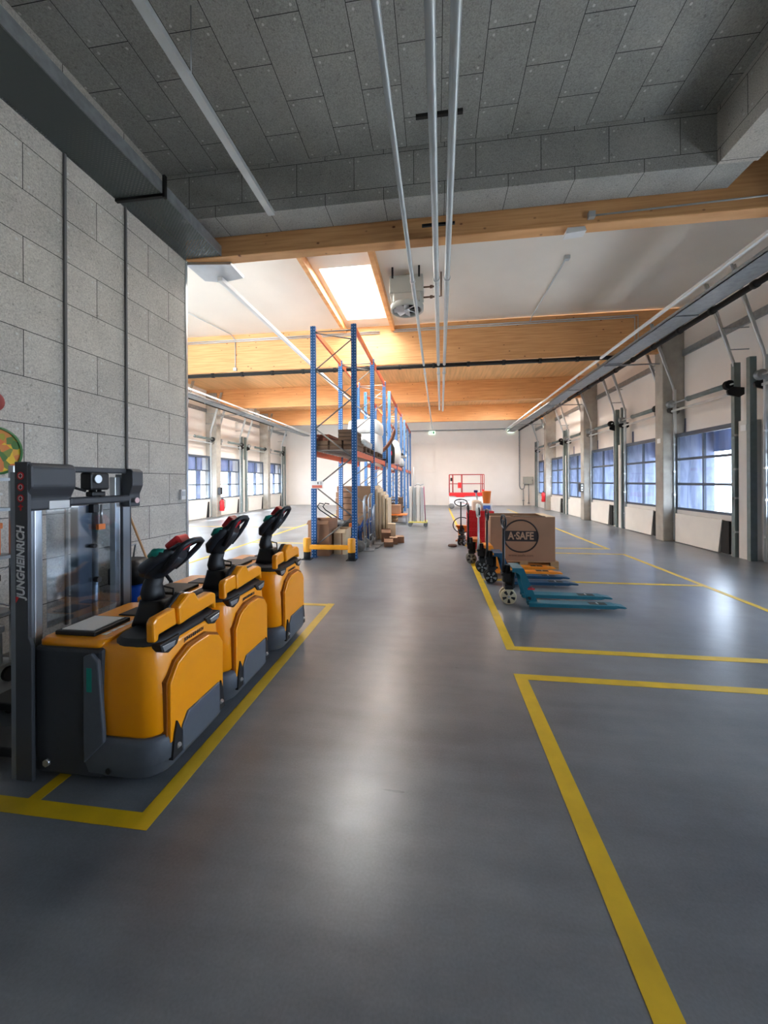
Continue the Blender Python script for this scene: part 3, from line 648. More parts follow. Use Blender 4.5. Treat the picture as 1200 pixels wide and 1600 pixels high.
    b = MB().box(-0.70, -0.45, -0.27, -0.02, zb + .02, zb + .045, 0.006, M=None); b.build('document_tray', black, t)
    if mast:
        MB().box(-0.675, -0.475, -0.25, -0.04, zb + .045, zb + .049).build('paper_sheet', white_pl, t)
        b = MB()
        for k in range(5): b.box(-0.44, -0.41, -0.24 + k * 0.05, -0.20 + k * 0.05, zb + .022, zb + .0235)
        b.build('warning_labels', white_ink, t)
    b = MB().box(-0.60, -0.46, 0.05, 0.20, zb + .018, zb + .03, 0.006); b.box(-0.56, -0.46, 0.24, 0.31, zb + .018, zb + .03, 0.004); b.build('handle_recess', black, t)
    # backrest pod
    z0 = zb + 0.03; dy = [0, -0.04, 0.02][pod]
    A = [(-0.33, z0 - .02), (-0.335, z0 + .10), (-0.31, z0 + .125), (-0.14, z0 + .135), (-0.12, z0 + .02), (-0.285, z0 + .015), (-0.29, z0 - .02)]
    B = [(-0.115 + dy, z0 + .01), (-0.125 + dy, z0 + .13), (-0.02 + dy, z0 + .185), (0.05 + dy, z0 + .175), (0.09 + dy, z0 + .12), (0.24, z0 + .125), (0.30, z0 + .10), (0.31, z0 - .01), (0.285, z0 - .01), (0.27, z0 + .03), (0.0, z0 + .02)]
    A = [(y_ * .88, z0 + (z_ - z0) * .9) for y_, z_ in A]; B = [(y_ * .88, z0 + (z_ - z0) * .92) for y_, z_ in B]
    MB().prism(A, -0.125, -0.075, 'x', 0.012).build('lean_pad', truck_yellow, t)
    MB().prism(B, -0.125, -0.062, 'x', 0.014).build('lean_pad', truck_yellow, t)
    Bk = [(y_ * 1.02 - 0.008, z0 + .07 + (z_ - z0 - .07) * 1.06) for y_, z_ in B]
    MB().prism(Bk, -0.155, -0.118, 'x', 0.012).build('pad_backing', black, t)
    # tiller
    cx = -0.27
    bt = MB().loft([rring(cx - .12, cx + .10, -.11, .11, zb + .02, 0.04), rring(cx - .115, cx + .085, -.095, .095, zb + .06, 0.04), rring(cx - .10, cx + .06, -.075, .075, zb + .13, 0.035), rring(cx - .095, cx + .05, -.07, .07, zb + .16, 0.03)])
    bt.build('tiller_boot', black, t)
    tl = MB().tube([(cx - .03, 0, zb + .13), (cx - .05, 0, zb + .20), (cx - .045, 0, zb + .25), (cx - .02, 0, zb + .30)], [.068, .072, .06, .05], n=12, flat=(0.85, (1, 0, 0)))
    tl.tube([(cx - .045, 0.062, zb + .22), (cx + .04, 0.07, zb + .20), (cx + .055, 0.05, zb + .10)], 0.007)
    to = tl.build('tiller_arm', black, t)
    # head, along the local direction d from the knuckle
    K = Vector((cx - .035, 0, zb + .30)); ang = R(50 if not mast else 38)
    d = Vector((math.cos(ang), 0, math.sin(ang))); nrm = Vector((-math.sin(ang), 0, math.cos(ang)))
    def hp(a, yv, h=0.0): return K + d * a + Vector((0, yv, 0)) + nrm * h
    h = MB().tube([hp(-.03, 0, .01), hp(.03, 0, .02), hp(.10, 0, .02), hp(.17, 0, .012), hp(.23, 0, .005)], [.04, .068, .072, .062, .045], n=12, flat=(1.15, (0, 1, 0)))
    for s in (-1, 1):
        h.tube([hp(-.02, s * .05, .035), hp(.04, s * .085, .045), hp(.12, s * .098, .04), hp(.19, s * .095, .03), hp(.235, s * .06, .02)], [.022, .036, .032, .034, .022], n=10)
    h.tube([hp(.10, -.055, -.03), hp(.20, -.075, -.025), hp(.28, -.095, -.01), hp(.325, -.09, 0), hp(.345, -.05, .005), hp(.35, 0, .008), hp(.345, .05, .005), hp(.325, .09, 0), hp(.28, .095, -.01), hp(.20, .075, -.025), hp(.10, .055, -.03)], .017, n=10)
    h.tube([hp(.325, -.09, 0), hp(.30, -.085, .02), hp(.245, -.07, .03), hp(.20, -.05, .03)], .015, n=10); h.tube([hp(.325, .09, 0), hp(.30, .085, .02), hp(.245, .07, .03), hp(.20, .05, .03)], .015, n=10)
    ho = h.build('tiller_head', mat('black_grip_plastic', rgb(38, 42, 48), 0.45, var=0.1, scale=6), t)
    Mh = Matrix.Translation(hp(.25, 0, .045)) @ Matrix((d, (0, 1, 0), nrm)).transposed().to_4x4()
    MB().box(-0.055, 0.05, -0.052, 0.052, -0.035, 0.045, 0.014, M=Mh).build('reverse_button', red_pl, ho)
    for s in (-1, 1):
        bb = MB().ball(hp(.175, s * .10, .05), .036, (1.0, 0.75, 1.0), 14); bb.tube([hp(.12, s * .10, .075), hp(.17, s * .11, .07), hp(.215, s * .10, .045)], [.014, .024, .014], n=8)
        bb.build('thumb_wheel', teal_pl, ho)
    # forks and wheels
    for s in (-1, 1):
        b = MB().prism([(-0.74, 0.10), (-0.74, 0.045), (-1.70, 0.045), (-1.76, 0.055), (-1.76, 0.065), (-1.68, 0.10)], s * 0.19 - 0.085, s * 0.19 + 0.085, 'y', 0.006)
        b.build('fork', blackm if mast else truck_dark, t)
        MB().cyl((-1.55, s * 0.19 - .04, 0.04), (-1.55, s * 0.19 + .04, 0.04), 0.04).build('load_wheel', rubber, t)
    MB().cyl((-0.25, -0.04, 0.11), (-0.25, 0.04, 0.11), 0.11).build('drive_wheel', rubber, t)
    return t

st = electric_truck('electric_pallet_stacker', 'yellow and grey electric pallet stacker with lifting mast, nearest of the three yellow trucks', (-1.41, 2.14, 0), True, 0.0)
# mast
def mast(t):
    mg = mat('mast_grey', rgb(62, 65, 70), 0.45, 0.1); ms = mat('mast_steel', rgb(130, 136, 144), 0.38, 0.5)
    m = MB()
    m.prism([(-0.815, 0.02), (-0.715, 0.02), (-0.715, 0.74), (-0.735, 0.78), (-0.735, 1.715), (-0.815, 1.715)], -0.382, -0.362, 'y', 0.004)
    m.build('outer_cheek', mg, t)
    m = MB().box(-0.86, -0.80, 0.372, 0.39, 0.02, 1.70, 0.004); m.build('outer_cheek', mg, t)
    for s in (-1, 1):
        MB().box(-0.85, -0.80, s * 0.36 - 0.015, s * 0.36 + 0.015, 0.02, 1.66).box(-0.85, -0.79, s * 0.325 - 0.02, s * 0.325 + 0.02, 0.05, 1.66).build('mast_profile', ms, t)
        MB().box(-0.845, -0.80, s * 0.27 - 0.022, s * 0.27 + 0.022, 0.06, 1.64, 0.004).build('inner_profile', alu, t)
    MB().box(-0.84, -0.78, -0.05, 0.05, 0.06, 1.46, 0.01).build('centre_profile', ms, t)
    MB().cyl((-0.80, 0.085, 0.1), (-0.80, 0.085, 1.42), 0.02).build('lift_cylinder', silver, t)
    MB().box(-0.775, -0.770, -0.25, 0.25, 0.78, 1.46).build('safety_screen', acryl, t)
    # top shrouds
    MB().prism([(-0.745, 1.45), (-0.745, 1.52), (-0.715, 1.58), (-0.715, 1.69), (-0.735, 1.71), (-0.81, 1.712), (-0.81, 1.45)], -0.38, -0.12, 'y', 0.012).build('top_shroud', mg, t)
    MB().prism([(-0.735, 1.43), (-0.735, 1.52), (-0.71, 1.58), (-0.71, 1.68), (-0.735, 1.70), (-0.80, 1.70), (-0.80, 1.43)], 0.30, 0.40, 'y', 0.008).build('top_shroud', mg, t)
    MB().box(-0.82, -0.76, -0.12, 0.38, 1.665, 1.70, 0.008).build('crossbar', mg, t)
    MB().box(-0.775, -0.735, -0.14, 0.31, 1.465, 1.515, 0.012).build('crossbar', mg, t)
    MB().box(-0.745, -0.741, -0.26, -0.14, 1.455, 1.50).build('type_plate', white_pl, t)
    b = MB().box(-0.80, -0.72, -0.02, 0.12, 1.555, 1.665, 0.012); b.build('valve_block', black, t)
    MB().cyl((-0.72, 0.02, 1.625), (-0.705, 0.02, 1.625), 0.026).build('cap', silver, t)
    b = MB().cyl((-0.76, 0.03, 1.50), (-0.76, 0.03, 1.56), 0.02); b.cyl((-0.75, 0.07, 1.50), (-0.75, 0.07, 1.56), 0.012); b.box(-0.78, -0.73, 0.0, 0.1, 1.515, 1.545, 0.006); b.box(-0.78, -0.74, 0.02, 0.06, 1.41, 1.465, 0.005)
    b.build('valve_fitting', blackm, t)
    b = MB().cyl((-0.74, 0.075, 1.34), (-0.74, 0.075, 1.46), 0.008); b.build('sensor_rod', silver, t)
    MB().box(-0.755, -0.735, 0.05, 0.10, 1.30, 1.335).build('orange_tag', orange_pl, t)
    MB().cyl((-0.77, 0.06, 0.98), (-0.74, 0.06, 0.98), 0.018).build('screen_knob', black, t)
    MB().cyl((-0.77, 0.03, 1.2), (-0.74, 0.03, 1.2), 0.014).build('screen_knob', black, t)
    MB().box(-0.80, -0.765, -0.375, -0.345, 0.94, 1.05, 0.006).build('side_handle', blackm, t)
    text('JUNGHEINRICH', 0.064, white_ink, t, face((-0.776, -0.3835, 1.18), (0, 0, 1), (-1, 0, 0)), bold=0.0019, shear=0.2, xs=0.86)
    MB().prism([(-0.808, 0.965), (-0.808, 1.0), (-0.785, 1.0)], -0.3845, -0.3825, 'y').build('red_mark', red_ink, t)
    for z in (1.64, 1.58, 1.52):
        MB().lathe([(0.014, 0), (0.021, 0), (0.021, 0.001), (0.014, 0.001)], (-0.776, -0.3832, z), axis='y').build('warning_ring', red_ink, t)
        MB().cyl((-0.776, -0.3822, z), (-0.776, -0.3835, z), 0.0145).build('warning_disc', mat('warning_pink', rgb(226, 190, 190), 0.5), t)
        MB().box(-0.786, -0.766, -0.3845, -0.3835, z - 0.002, z + 0.002, M=None).box(-0.779, -0.773, -0.3845, -0.3835, z - 0.01, z + 0.01).build('warning_symbol', ink, t)
    b = MB().box(-0.780, -0.772, -0.384, -0.3825, 1.455, 1.49); b.box(-0.79, -0.762, -0.384, -0.3825, 1.474, 1.480); b.build('hook_symbol', red_ink, t)
    MB().cyl((-0.712, 0.34, 1.475), (-0.708, 0.34, 1.475), 0.02).build('warning_disc', mat('warning_pink', rgb(226, 190, 190), 0.5), t)
    MB().tube([(-0.80, -0.3, 1.64), (-0.78, -0.1, 1.58), (-0.78, 0.0, 1.55)], 0.008).build('hose', rubber, t)
mast(st)
electric_truck('electric_pallet_truck', 'yellow electric pallet truck in the middle between the mast stacker and the last truck', (-1.42, 2.84, 0), False, 0.02, pod=1)
electric_truck('electric_pallet_truck', 'yellow electric pallet truck farthest back in the row, nearest the rack', (-1.40, 3.69, 0), False, 0.04, pod=2)

# ------------------------------------------------------------------ left edge: aluminium stand, sign, cleaner, broom
t = thing('shelf_trolley', (0, 0, 0), 'aluminium shelf trolley of boxes at the left edge behind the mast', 'trolley')
for x in (-3.42, -3.70):
    for y in (2.70, 2.05):
        MB().box(x - 0.025, x + 0.025, y - 0.025, y + 0.025, 0.12, 1.745, 0.004).build('post', alu, t)
for z in (0.14, 0.55, 1.0, 1.38, 1.62):
    MB().box(-3.72, -3.40, 2.03, 2.72, z, z + 0.025).build('shelf', galv, t)
for x in (-3.44, -3.68):
    for y in (2.68, 2.07): MB().cyl((x - .015, y, 0.06), (x + .015, y, 0.06), 0.06).build('castor', rubber, t)
b = MB().tube([(-3.41, 2.08, 0.6), (-3.41, 2.68, 0.95)], 0.006, n=6); b.tube([(-3.41, 2.68, 0.6), (-3.41, 2.08, 0.95)], 0.006, n=6); b.build('cross_wire', alu, t)
for (x, y, z, sx, sy, sz, m, lab) in [(-3.56, 2.42, 1.026, .24, .4, .26, orange_pl, 'orange storage bin on the fourth shelf of the left-edge trolley'), (-3.56, 2.38, 0.576, .24, .45, .3, mat('dark_brown_box', rgb(60, 46, 40), 0.8), 'dark brown box on the second shelf of the left-edge trolley'),
                                      (-3.56, 2.38, 0.166, .24, .5, .3, galv_light, 'pale grey box on the bottom shelf of the left-edge trolley'), (-3.56, 2.37, 1.406, .24, .5, .12, white_pl, 'flat white box under the top shelf of the left-edge trolley')]:
    bx = thing('storage_box', (x, y, z), lab, 'box')
    MB().box(-sx / 2, sx / 2, -sy / 2, sy / 2, 0, sz * 0.82, 0.008).build('body', m, bx); MB().box(-sx / 2 - .008, sx / 2 + .008, -sy / 2 - .008, sy / 2 + .008, sz * 0.82, sz, 0.006).build('rim', m, bx)
def veg():
    m = mat('painted_vegetables', rgb(200, 120, 30), 0.5); nt = m.node_tree; L = nt.links.new
    n = nt.nodes.new('ShaderNodeTexVoronoi'); n.inputs['Scale'].default_value = 7; r = nt.nodes.new('ShaderNodeValToRGB'); r.color_ramp.interpolation = 'EASE'
    r.color_ramp.elements[0].color = rgb(214, 110, 40); r.color_ramp.elements[1].color = rgb(60, 110, 40); e = r.color_ramp.elements.new(0.55); e.color = rgb(225, 185, 20); e = r.color_ramp.elements.new(0.35); e.color = rgb(205, 130, 50)
    sp = nt.nodes.new('ShaderNodeSeparateColor'); L(n.outputs['Color'], sp.inputs[0]); L(sp.outputs[0], r.inputs[0]); L(r.outputs[0], nt.nodes['Principled BSDF'].inputs['Base Color']); return m
t = thing('round_sign', (-3.74, 2.80, 1.88), 'round green-rimmed picture board of vegetables at the left edge', 'sign')
MB().cyl((0, 0, 0), (0.02, 0, 0), 0.19, n=48).build('picture', veg(), t)
MB().lathe([(0.185, 0), (0.205, 0), (0.205, 0.03), (0.185, 0.03)], n=48, axis='x').build('rim', mat('leaf_green', rgb(50, 110, 50), 0.5), t)
dress(MB().ball((-3.72, 2.79, 2.30), 0.075, (0.4, 1, 1.1)).build('red_ornament', mat('dull_red', rgb(150, 60, 55), 0.6)), 'round dull red ornament above the vegetable picture at the left edge', 'ornament')
t = thing('broom', (-3.72, 4.20, 1.26), 'wooden broom handle with blue tip leaning on the boarded wall', 'broom')
MB().cyl((0, 0, 0), (0.26, 0.30, -1.22), 0.013).build('handle', mat('beech_handle', rgb(196, 150, 104), 0.5), t)
MB().cyl((0, 0, 0), (-0.012, -0.014, 0.055), 0.015).build('tip', mat('blue_tip', rgb(60, 70, 110), 0.5), t)
MB().box(-0.03, 0.03, -0.03, 0.03, -0.09, -0.02, 0.01).build('clip', mat('brown_clip', rgb(140, 90, 70), 0.6), t)
MB().box(0.20, 0.34, 0.16, 0.46, -1.26, -1.18, 0.01).build('brush', rubber, t)
t = thing('wet_vacuum', (-3.50, 4.02, 0), 'blue and black wet vacuum cleaner on the floor against the boarded wall', 'vacuum cleaner')
MB().lathe([(0, .08), (0.17, .08), (0.19, .12), (0.19, 0.42), (0.17, 0.46), (0, 0.46)]).build('tank', mat('bright_blue', rgb(20, 80, 190), 0.3), t)
MB().loft([rring(-.2, .2, -.2, .2, .46, .12), rring(-.2, .2, -.2, .2, .62, .12), rring(-.12, .12, -.12, .12, .72, .08)]).build('motor_head', black, t)
MB().tube([(0.12, -0.05, .6), (.28, .1, .6), (.3, .25, .4), (.2, .3, .12)], 0.022).build('hose', rubber, t)
MB().tube([(-0.1, -.12, .66), (-.1, -.16, .86), (-.1, .16, .86), (-.1, .12, .66)], 0.012).build('push_handle', silver, t)
for a in range(4): MB().ball((0.17 * math.cos(a * PI / 2 + .7), 0.17 * math.sin(a * PI / 2 + .7), .04), .04).build('castor', rubber, t)

# ------------------------------------------------------------------ hand pallet trucks
def hand_truck(label, loc, rz, col, wheel_m, rough=0.4, grip=None, L=1.2, handle_m=None, logo=False, shaft_m=None):
    t = thing('hand_pallet_truck', loc, label, 'pallet truck', rz=rz)
    body = mat('truck_paint_%d_%d_%d' % col, rgb(*col), rough, var=0.06, scale=8)
    for s in (-1, 1):
        w = MB()
        w.lathe([(0.0, -.025), (.05, -.025), (.055, -.022), (.085, -.024), (.10, -.02), (.10, .02), (.085, .024), (.055, .022), (.05, .025), (0, .025)], (-0.0, s * 0.055, 0.10), axis='y')
        wo = w.build('steer_wheel', wheel_m, t)
        for k in range(5):
            a = k * PI * 2 / 5 + .3; w = MB().prism([(.030, -.010), (.078, -.020), (.082, 0), (.078, .020), (.030, .010)], s * .055 - .0262, s * .055 + .0262, 'y')
            bmesh.ops.transform(w.bm, matrix=Matrix.Translation((0, 0, .10)) @ Matrix.Rotation(a, 4, 'Y'), verts=w.bm.verts); w.build('wheel_pocket', black if wheel_m is not rubber else galv, wo)
    MB().cyl((0, -0.09, .10), (0, 0.09, .10), 0.015).build('axle', silver, t)
    b = MB().cyl((0.0, 0, 0.16), (0.0, 0, 0.50), 0.035); b.cyl((0.045, 0, 0.2), (0.045, 0, 0.42), 0.045); b.box(-.05, .06, -.08, .08, .19, .25, .01); b.box(-.07, .03, -.055, .055, .28, .40, .012); b.cyl((-.06, -.07, .38), (-.06, .07, .38), .022)
    b.build('pump', black, t)
    gm_ = grip or black
    sm_ = shaft_m or black
    MB().tube([(-.055, 0, .36), (-.05, 0, .55), (-.05, 0, .98)], [.03, .019, .016], n=10).build('shaft', sm_, t)
    pts = [(-.05, .17 * math.sin(a), 1.075 - .095 * math.cos(a) if math.cos(a) > 0 else 1.075 - .075 * math.cos(a)) for a in [2 * PI * i / 20 for i in range(20)]]
    hnd = MB().tube(pts, .014, n=8, closed=True).build('grip_loop', gm_, t)
    MB().box(-.056, -.044, -.02, .02, .98, 1.09).box(-.06, -.04, -.09, .09, 1.07, 1.085, .004).build('release_lever', black, hnd)
    # chassis
    MB().box(0.03, 0.165, -.17, .17, .478, .492, .004).build('head_plate', body, t)
    for s in (-1, 1):
        MB().prism([(.03, .49), (.165, .49), (.175, .47), (.33, .085), (.33, .035), (.21, .035), (.205, .07), (.12, .40), (.10, .43), (.03, .44)], s * 0.165 - .007, s * .165 + .007, 'y').build('side_plate', body, t)
        yo, yi = s * 0.265, s * 0.11
        f_ = MB().box(.21, L + .10, min(yo, yi), max(yo, yi), .076, .086)
        for yv in (yo, yi): f_.prism([(.21, .08), (L + .12, .08), (L + .14, .06), (L + .08, .045), (.21, .04)], yv - .004, yv + .004, 'y')
        f_.prism([(L + .10, .086), (L + .10, .05), (L + .22, .048), (L + .24, .058), (L + .22, .07)], min(yo, yi) + .02, max(yo, yi) - .02, 'y', .004)
        f_.build('fork', body, t)
        MB().box(L - .18, L + .02, s * .1875 - .045, s * .1875 + .045, .0865, .089).build('roller_slot', black, t)
        MB().cyl((L - .08, s * .1875 - .035, .055), (L - .08, s * .1875 + .035, .055), .036).build('load_roller', silver, t)
        MB().cyl((.235, s * .165, .12), (.235, s * .19, .12), .018).build('pivot', black, t)
    MB().prism([(.16, .48), (.175, .47), (.24, .30), (.235, .29), (.17, .44)], -.165, .165, 'y').build('front_plate', body, t)
    if logo:
        MB().box(.215, .30, -.1735, -.1722, .225, .245).build('red_logo', red_ink, t)
        MB().tube([(.225, -.1735, .25), (.25, -.1735, .265), (.275, -.1735, .25)], .004, n=6).build('red_logo', red_ink, t)
    return t
cream = mat('cream_nylon', rgb(205, 192, 160), 0.5); grey_wheel = mat('grey_nylon', rgb(128, 124, 118), 0.5)
hand_truck('teal hand pallet truck with cream wheels, nearest one on the right', (0.92, 5.22, 0), 0, (16, 98, 116), cream, logo=True, L=1.11)
hand_truck('dark blue hand pallet truck with black wheels behind the teal one', (0.84, 6.25, 0), 0, (8, 62, 92), rubber, L=1.0)
hand_truck('orange hand pallet truck with pale grey shaft right beside the printed box', (0.78, 6.94, 0), 0, (232, 140, 34), rubber, L=1.05, shaft_m=galv_light)
hand_truck('black-handled hand pallet truck pushed under the pallet of the printed box', (0.66, 7.66, 0), 0, (200, 120, 50), grey_wheel)
hand_truck('small orange hand pallet truck facing the aisle, left of the red crates', (0.62, 9.75, 0), R(62), (232, 130, 30), rubber, L=0.8)
b = MB().tube([(0.62 + 0.20 * math.cos(a) * 1.1, 9.62, 0.52 + 0.19 * math.sin(a)) for a in [2 * PI * i / 24 for i in range(24)]], .012, n=8, closed=True)
dress(b.build('cable_lock', black), 'black loop of cable hanging on the small orange hand pallet truck', 'cable')
dress(MB().lathe([(0, 0), (.10, 0), (.11, .02), (.10, .05), (0, .05)]).build('pedal_pad', mat('brown_rubber', rgb(90, 66, 58), 0.8)), 'small round brown pad lying left of the small orange truck', 'pad').location = (0.38, 9.55, 0)
dress(MB().tube([(0.732, 6.90, 1.12), (0.725, 6.86, 1.17), (0.720, 6.84, 1.10), (0.730, 6.82, 0.98)], [.03, .035, .03, .02], n=8).tube([(0.732, 6.96, 1.12), (0.725, 7.00, 1.17), (0.720, 7.04, 1.08), (0.730, 7.05, 0.95)], [.03, .035, .03, .02], n=8).build('cloth_rag', mat('white_cloth', rgb(225, 225, 218), 0.9)), 'white rag draped over the handle of the orange truck beside the printed box', 'cloth')

# ------------------------------------------------------------------ pallet and printed carton
def pallet(loc, label, group=None, rz=0, name='wooden_pallet', L=1.2, Wd=0.8, m=None):
    t = thing(name, loc, label, 'pallet', group, rz); m = m or raw_wood
    for i in range(5): MB().box(-L / 2, L / 2, -Wd / 2 + i * (Wd - .11) / 4, -Wd / 2 + i * (Wd - .11) / 4 + .11, .122, .144, .003).build('top_board', m, t)
    for x in (-L / 2, -.07, L / 2 - .14): MB().box(x, x + .14, -Wd / 2, Wd / 2, .10, .122).build('cross_board', m, t)
    for x in (-L / 2, -.07, L / 2 - .14):
        for y in (-Wd / 2, -.05, Wd / 2 - .10): MB().box(x, x + .14, y, y + .10, .022, .10).build('block', m, t)
    for y in (-Wd / 2, -.05, Wd / 2 - .10): MB().box(-L / 2, L / 2, y, y + .10, 0, .022).build('skid', m, t)
    return t
pallet((1.57, 7.66, 0), 'wooden pallet under the large printed cardboard box')
t = thing('cardboard_box', (1.545, 7.66, 0.145), 'large brown cardboard box printed with a ringed logo, on a pallet', 'box')
b = MB(); hx, hy, H = 0.56, 0.40, 0.80
for s in (-1, 1):
    b.box(-hx, hx, s * hy - .006, s * hy + .006, 0, H, .002); b.box(s * hx - .006, s * hx + .006, -hy, hy, 0, H, .002)
b.box(-hx, hx, -hy, hy, 0, .01); b.build('walls', cardboard, t)
zig = [(-hx, 0.0)] + [p for i in range(12) for p in ((-hx + i * 2 * hx / 12 + .01, .012), (-hx + (i + 1) * 2 * hx / 12 - .01, -.006))] + [(hx, 0.0), (hx, .02), (-hx, .02)]
MB().box(-0.15, 0.40, -hy - .004, -hy + .10, H, H + .012).build('top_flap', old_wood, t)
MB().box(-hx, -0.20, -hy + .01, -hy + .12, H - .01, H + .004).build('top_flap', cardboard, t)
MB().box(0.42, hx, -hy - .002, hy, H - .004, H + .006).build('top_flap', carton_pale, t)
MB().box(-hx + .02, hx - .02, -hy + .02, hy - .02, H - .12, H - .10).build('packed_sheet', mat('grey_green_sheet', rgb(150, 160, 150), 0.3), t)
b = MB().tube([(-0.03 + .30 * math.cos(a), -hy - .0065, 0.45 + .29 * math.sin(a)) for a in [2 * PI * i / 48 for i in range(48)]], .013, n=4, closed=True, flat=(1, (0, 1, 0)))
b.build('logo_ring', ink, t)
MB().box(-0.31, 0.25, -hy - .008, -hy - .006, .355, .365).box(-0.31, 0.25, -hy - .008, -hy - .006, .535, .545).box(-0.315, 0.255, -hy - .0075, -hy - .006, .36, .54).build('logo_band', ink, t)
text('A·SAFE', 0.185, mat('carton_print_gap', rgb(168, 134, 108), 0.85), t, face((-0.03, -hy - .0095, 0.45), (1, 0, 0), (0, 0, 1)), bold=0.006, xs=0.80)
text('www.asafe.com', 0.06, mat('faded_print', rgb(110, 80, 60), 0.85), t, face((-0.03, -hy - .0075, 0.10), (1, 0, 0), (0, 0, 1)), bold=0.001, xs=1.15)

# red crates and what stands on them
def crate_mb():
    b = MB(); L, Wd, H = .58, .38, .22
    for s in (-1, 1):
        b.box(-L / 2, L / 2, s * Wd / 2 - .01, s * Wd / 2 + .01, H - .04, H); b.box(s * L / 2 - .01, s * L / 2 + .01, -Wd / 2, Wd / 2, H - .04, H)
        b.box(-L / 2, L / 2, s * Wd / 2 - .01, s * Wd / 2 + .01, 0, .04); b.box(s * L / 2 - .01, s * L / 2 + .01, -Wd / 2, Wd / 2, 0, .04)
        b.box(-L / 2, L / 2, s * Wd / 2 - .004, s * Wd / 2 + .004, .10, .125)
        for i in range(9): x = -L / 2 + i * L / 8; b.box(x - .008, x + .008, s * Wd / 2 - .009, s * Wd / 2 + .009, .03, H - .03)
        for i in range(6): y = -Wd / 2 + i * Wd / 5; b.box(s * L / 2 - .009, s * L / 2 + .009, y - .008, y + .008, .03, H - .03)
        b.box(-L / 2, L / 2, s * (Wd / 2 - .012) - .002, s * (Wd / 2 - .012) + .002, .04, .18)
        b.box(s * (L / 2 - .012) - .002, s * (L / 2 - .012) + .002, -Wd / 2, Wd / 2, .04, .18)
    b.box(-L / 2, L / 2, -Wd / 2, Wd / 2, 0, .008); return b
c0 = None
ords = ['bottom', 'second from the bottom', 'second from the top', 'topmost']
for i in range(4):
    if c0 is None: c0 = crate_mb().build('plastic_crate', red_pl); c = c0
    else: c = c0.copy(); COL.objects.link(c)
    dress(c, 'red slatted plastic crate, %s of the stack behind the printed box' % ords[i], 'crate', 'stacked red plastic crates'); c.location = (1.02, 9.35, 0.01 + .222 * i)
t = thing('bucket', (1.17, 9.32, 1.075), 'orange bucket standing on top of the red crates', 'bucket')
MB().lathe([(0, 0), (.075, 0), (.08, .01), (.105, .28), (.11, .285), (.105, .29), (.098, .28), (.073, .015), (0, .012)]).build('body', orange_pl, t)
MB().lathe([(.102, .255), (.112, .255), (.112, .265), (.102, .265)]).build('rim', orange_pl, t)
t = thing('plastic_tub', (1.17, 9.32, 0.90), 'white and blue plastic tub under the orange bucket', 'tub')
MB().loft([rring(-.11, .11, -.1, .1, 0, .03), rring(-.12, .12, -.11, .11, .172, .03)]).build('body', white_pl, t); MB().box(-.09, .07, -.113, -.108, .04, .13).build('label_patch', mat('blue_label', rgb(70, 110, 190), .5), t)
dress(MB().box(-.105, .105, -.12, .12, 0, .23, .015).box(-.06, .06, -.05, .05, .23, .245, .004).build('canister', mat('beige_plastic', rgb(226, 196, 172), .5)), 'beige canister on the left of the red crates', 'canister').location = (.94, 9.33, .90)
t = thing('cleaning_pole', (1.02, 9.55, .90), 'grey and blue pole standing between canister and orange bucket', 'pole')
MB().cyl((0, 0, 0), (-.07, 0, .42), .02).build('tube', galv_light, t); MB().box(-.12, -.03, -.03, .03, .42, .48, .01).build('head', mat('navy', rgb(40, 44, 110), .5), t)

# scissor lift
t = thing('scissor_lift', (0.75, 22.6, 0), 'red and white scissor lift parked in front of the back wall', 'scissor lift')
LL = 1.95; red_lift = mat('lift_red', rgb(214, 40, 44), .45); wl = mat('lift_white', rgb(222, 224, 228), .5)
MB().box(0.0, LL, 0, .75, .16, .68, .02).build('chassis', wl, t)
b = MB().box(-.02, LL + .02, -.03, .78, .74, .93, .01); b.prism([(.3, .74), (.9, .74), (.8, .68), (.42, .68)], -.025, .02, 'y'); b.build('deck', red_lift, t)
b = MB()
for z in (1.98, 1.45): b.tube([(0, 0, z), (LL, 0, z), (LL, .75, z), (0, .75, z)], .022, closed=True, n=8)
for x in (0, .2, .72, LL - .1, LL):
    b.cyl((x, 0, .9), (x, 0, 1.98), .022, n=8); b.cyl((x, .75, .9), (x, .75, 1.98), .022, n=8)
b.build('guard_rail', mat('lift_rail_red', rgb(160, 44, 44), .45), t)
MB().box(.47, .68, -.10, 0, 1.2, 1.52, .01).build('control_box', red_lift, t); MB().box(.05, .17, .02, .2, 1.6, 1.8, .02).build('control_panel', black, t)
MB().box(LL - .12, LL + .01, -.05, .05, .8, 1.12, .01).build('gate_post', red_lift, t)
for x in (.12, LL - .2):
    for y in (.02, .70): MB().lathe([(0, -.05), (.08, -.05), (.15, -.045), (.16, 0), (.15, .045), (0, .05)], (x, y - .03, .16), axis='y').build('wheel', mat('grey_tyre', rgb(120, 122, 124), .7), t)
b = MB()
for x in (.4, .9, 1.3): b.box(x, x + .25, -.006, .0, .5, .515); 
for z in (.3, .4, .55): b.box(.02, .04, -.006, 0, z, z + .02); b.box(.8, .82, -.006, 0, z, z + .02)
b.build('markings', ink, t)
MB().box(.7, 1.1, -.006, 0, .30, .32).build('red_marking', red_ink, t)
b = MB()
for s in (0, 1): b.box(.2, 1.75, .1 + s * .5, .14 + s * .5, .68, .74)
b.build('scissor_arms', wl, t)

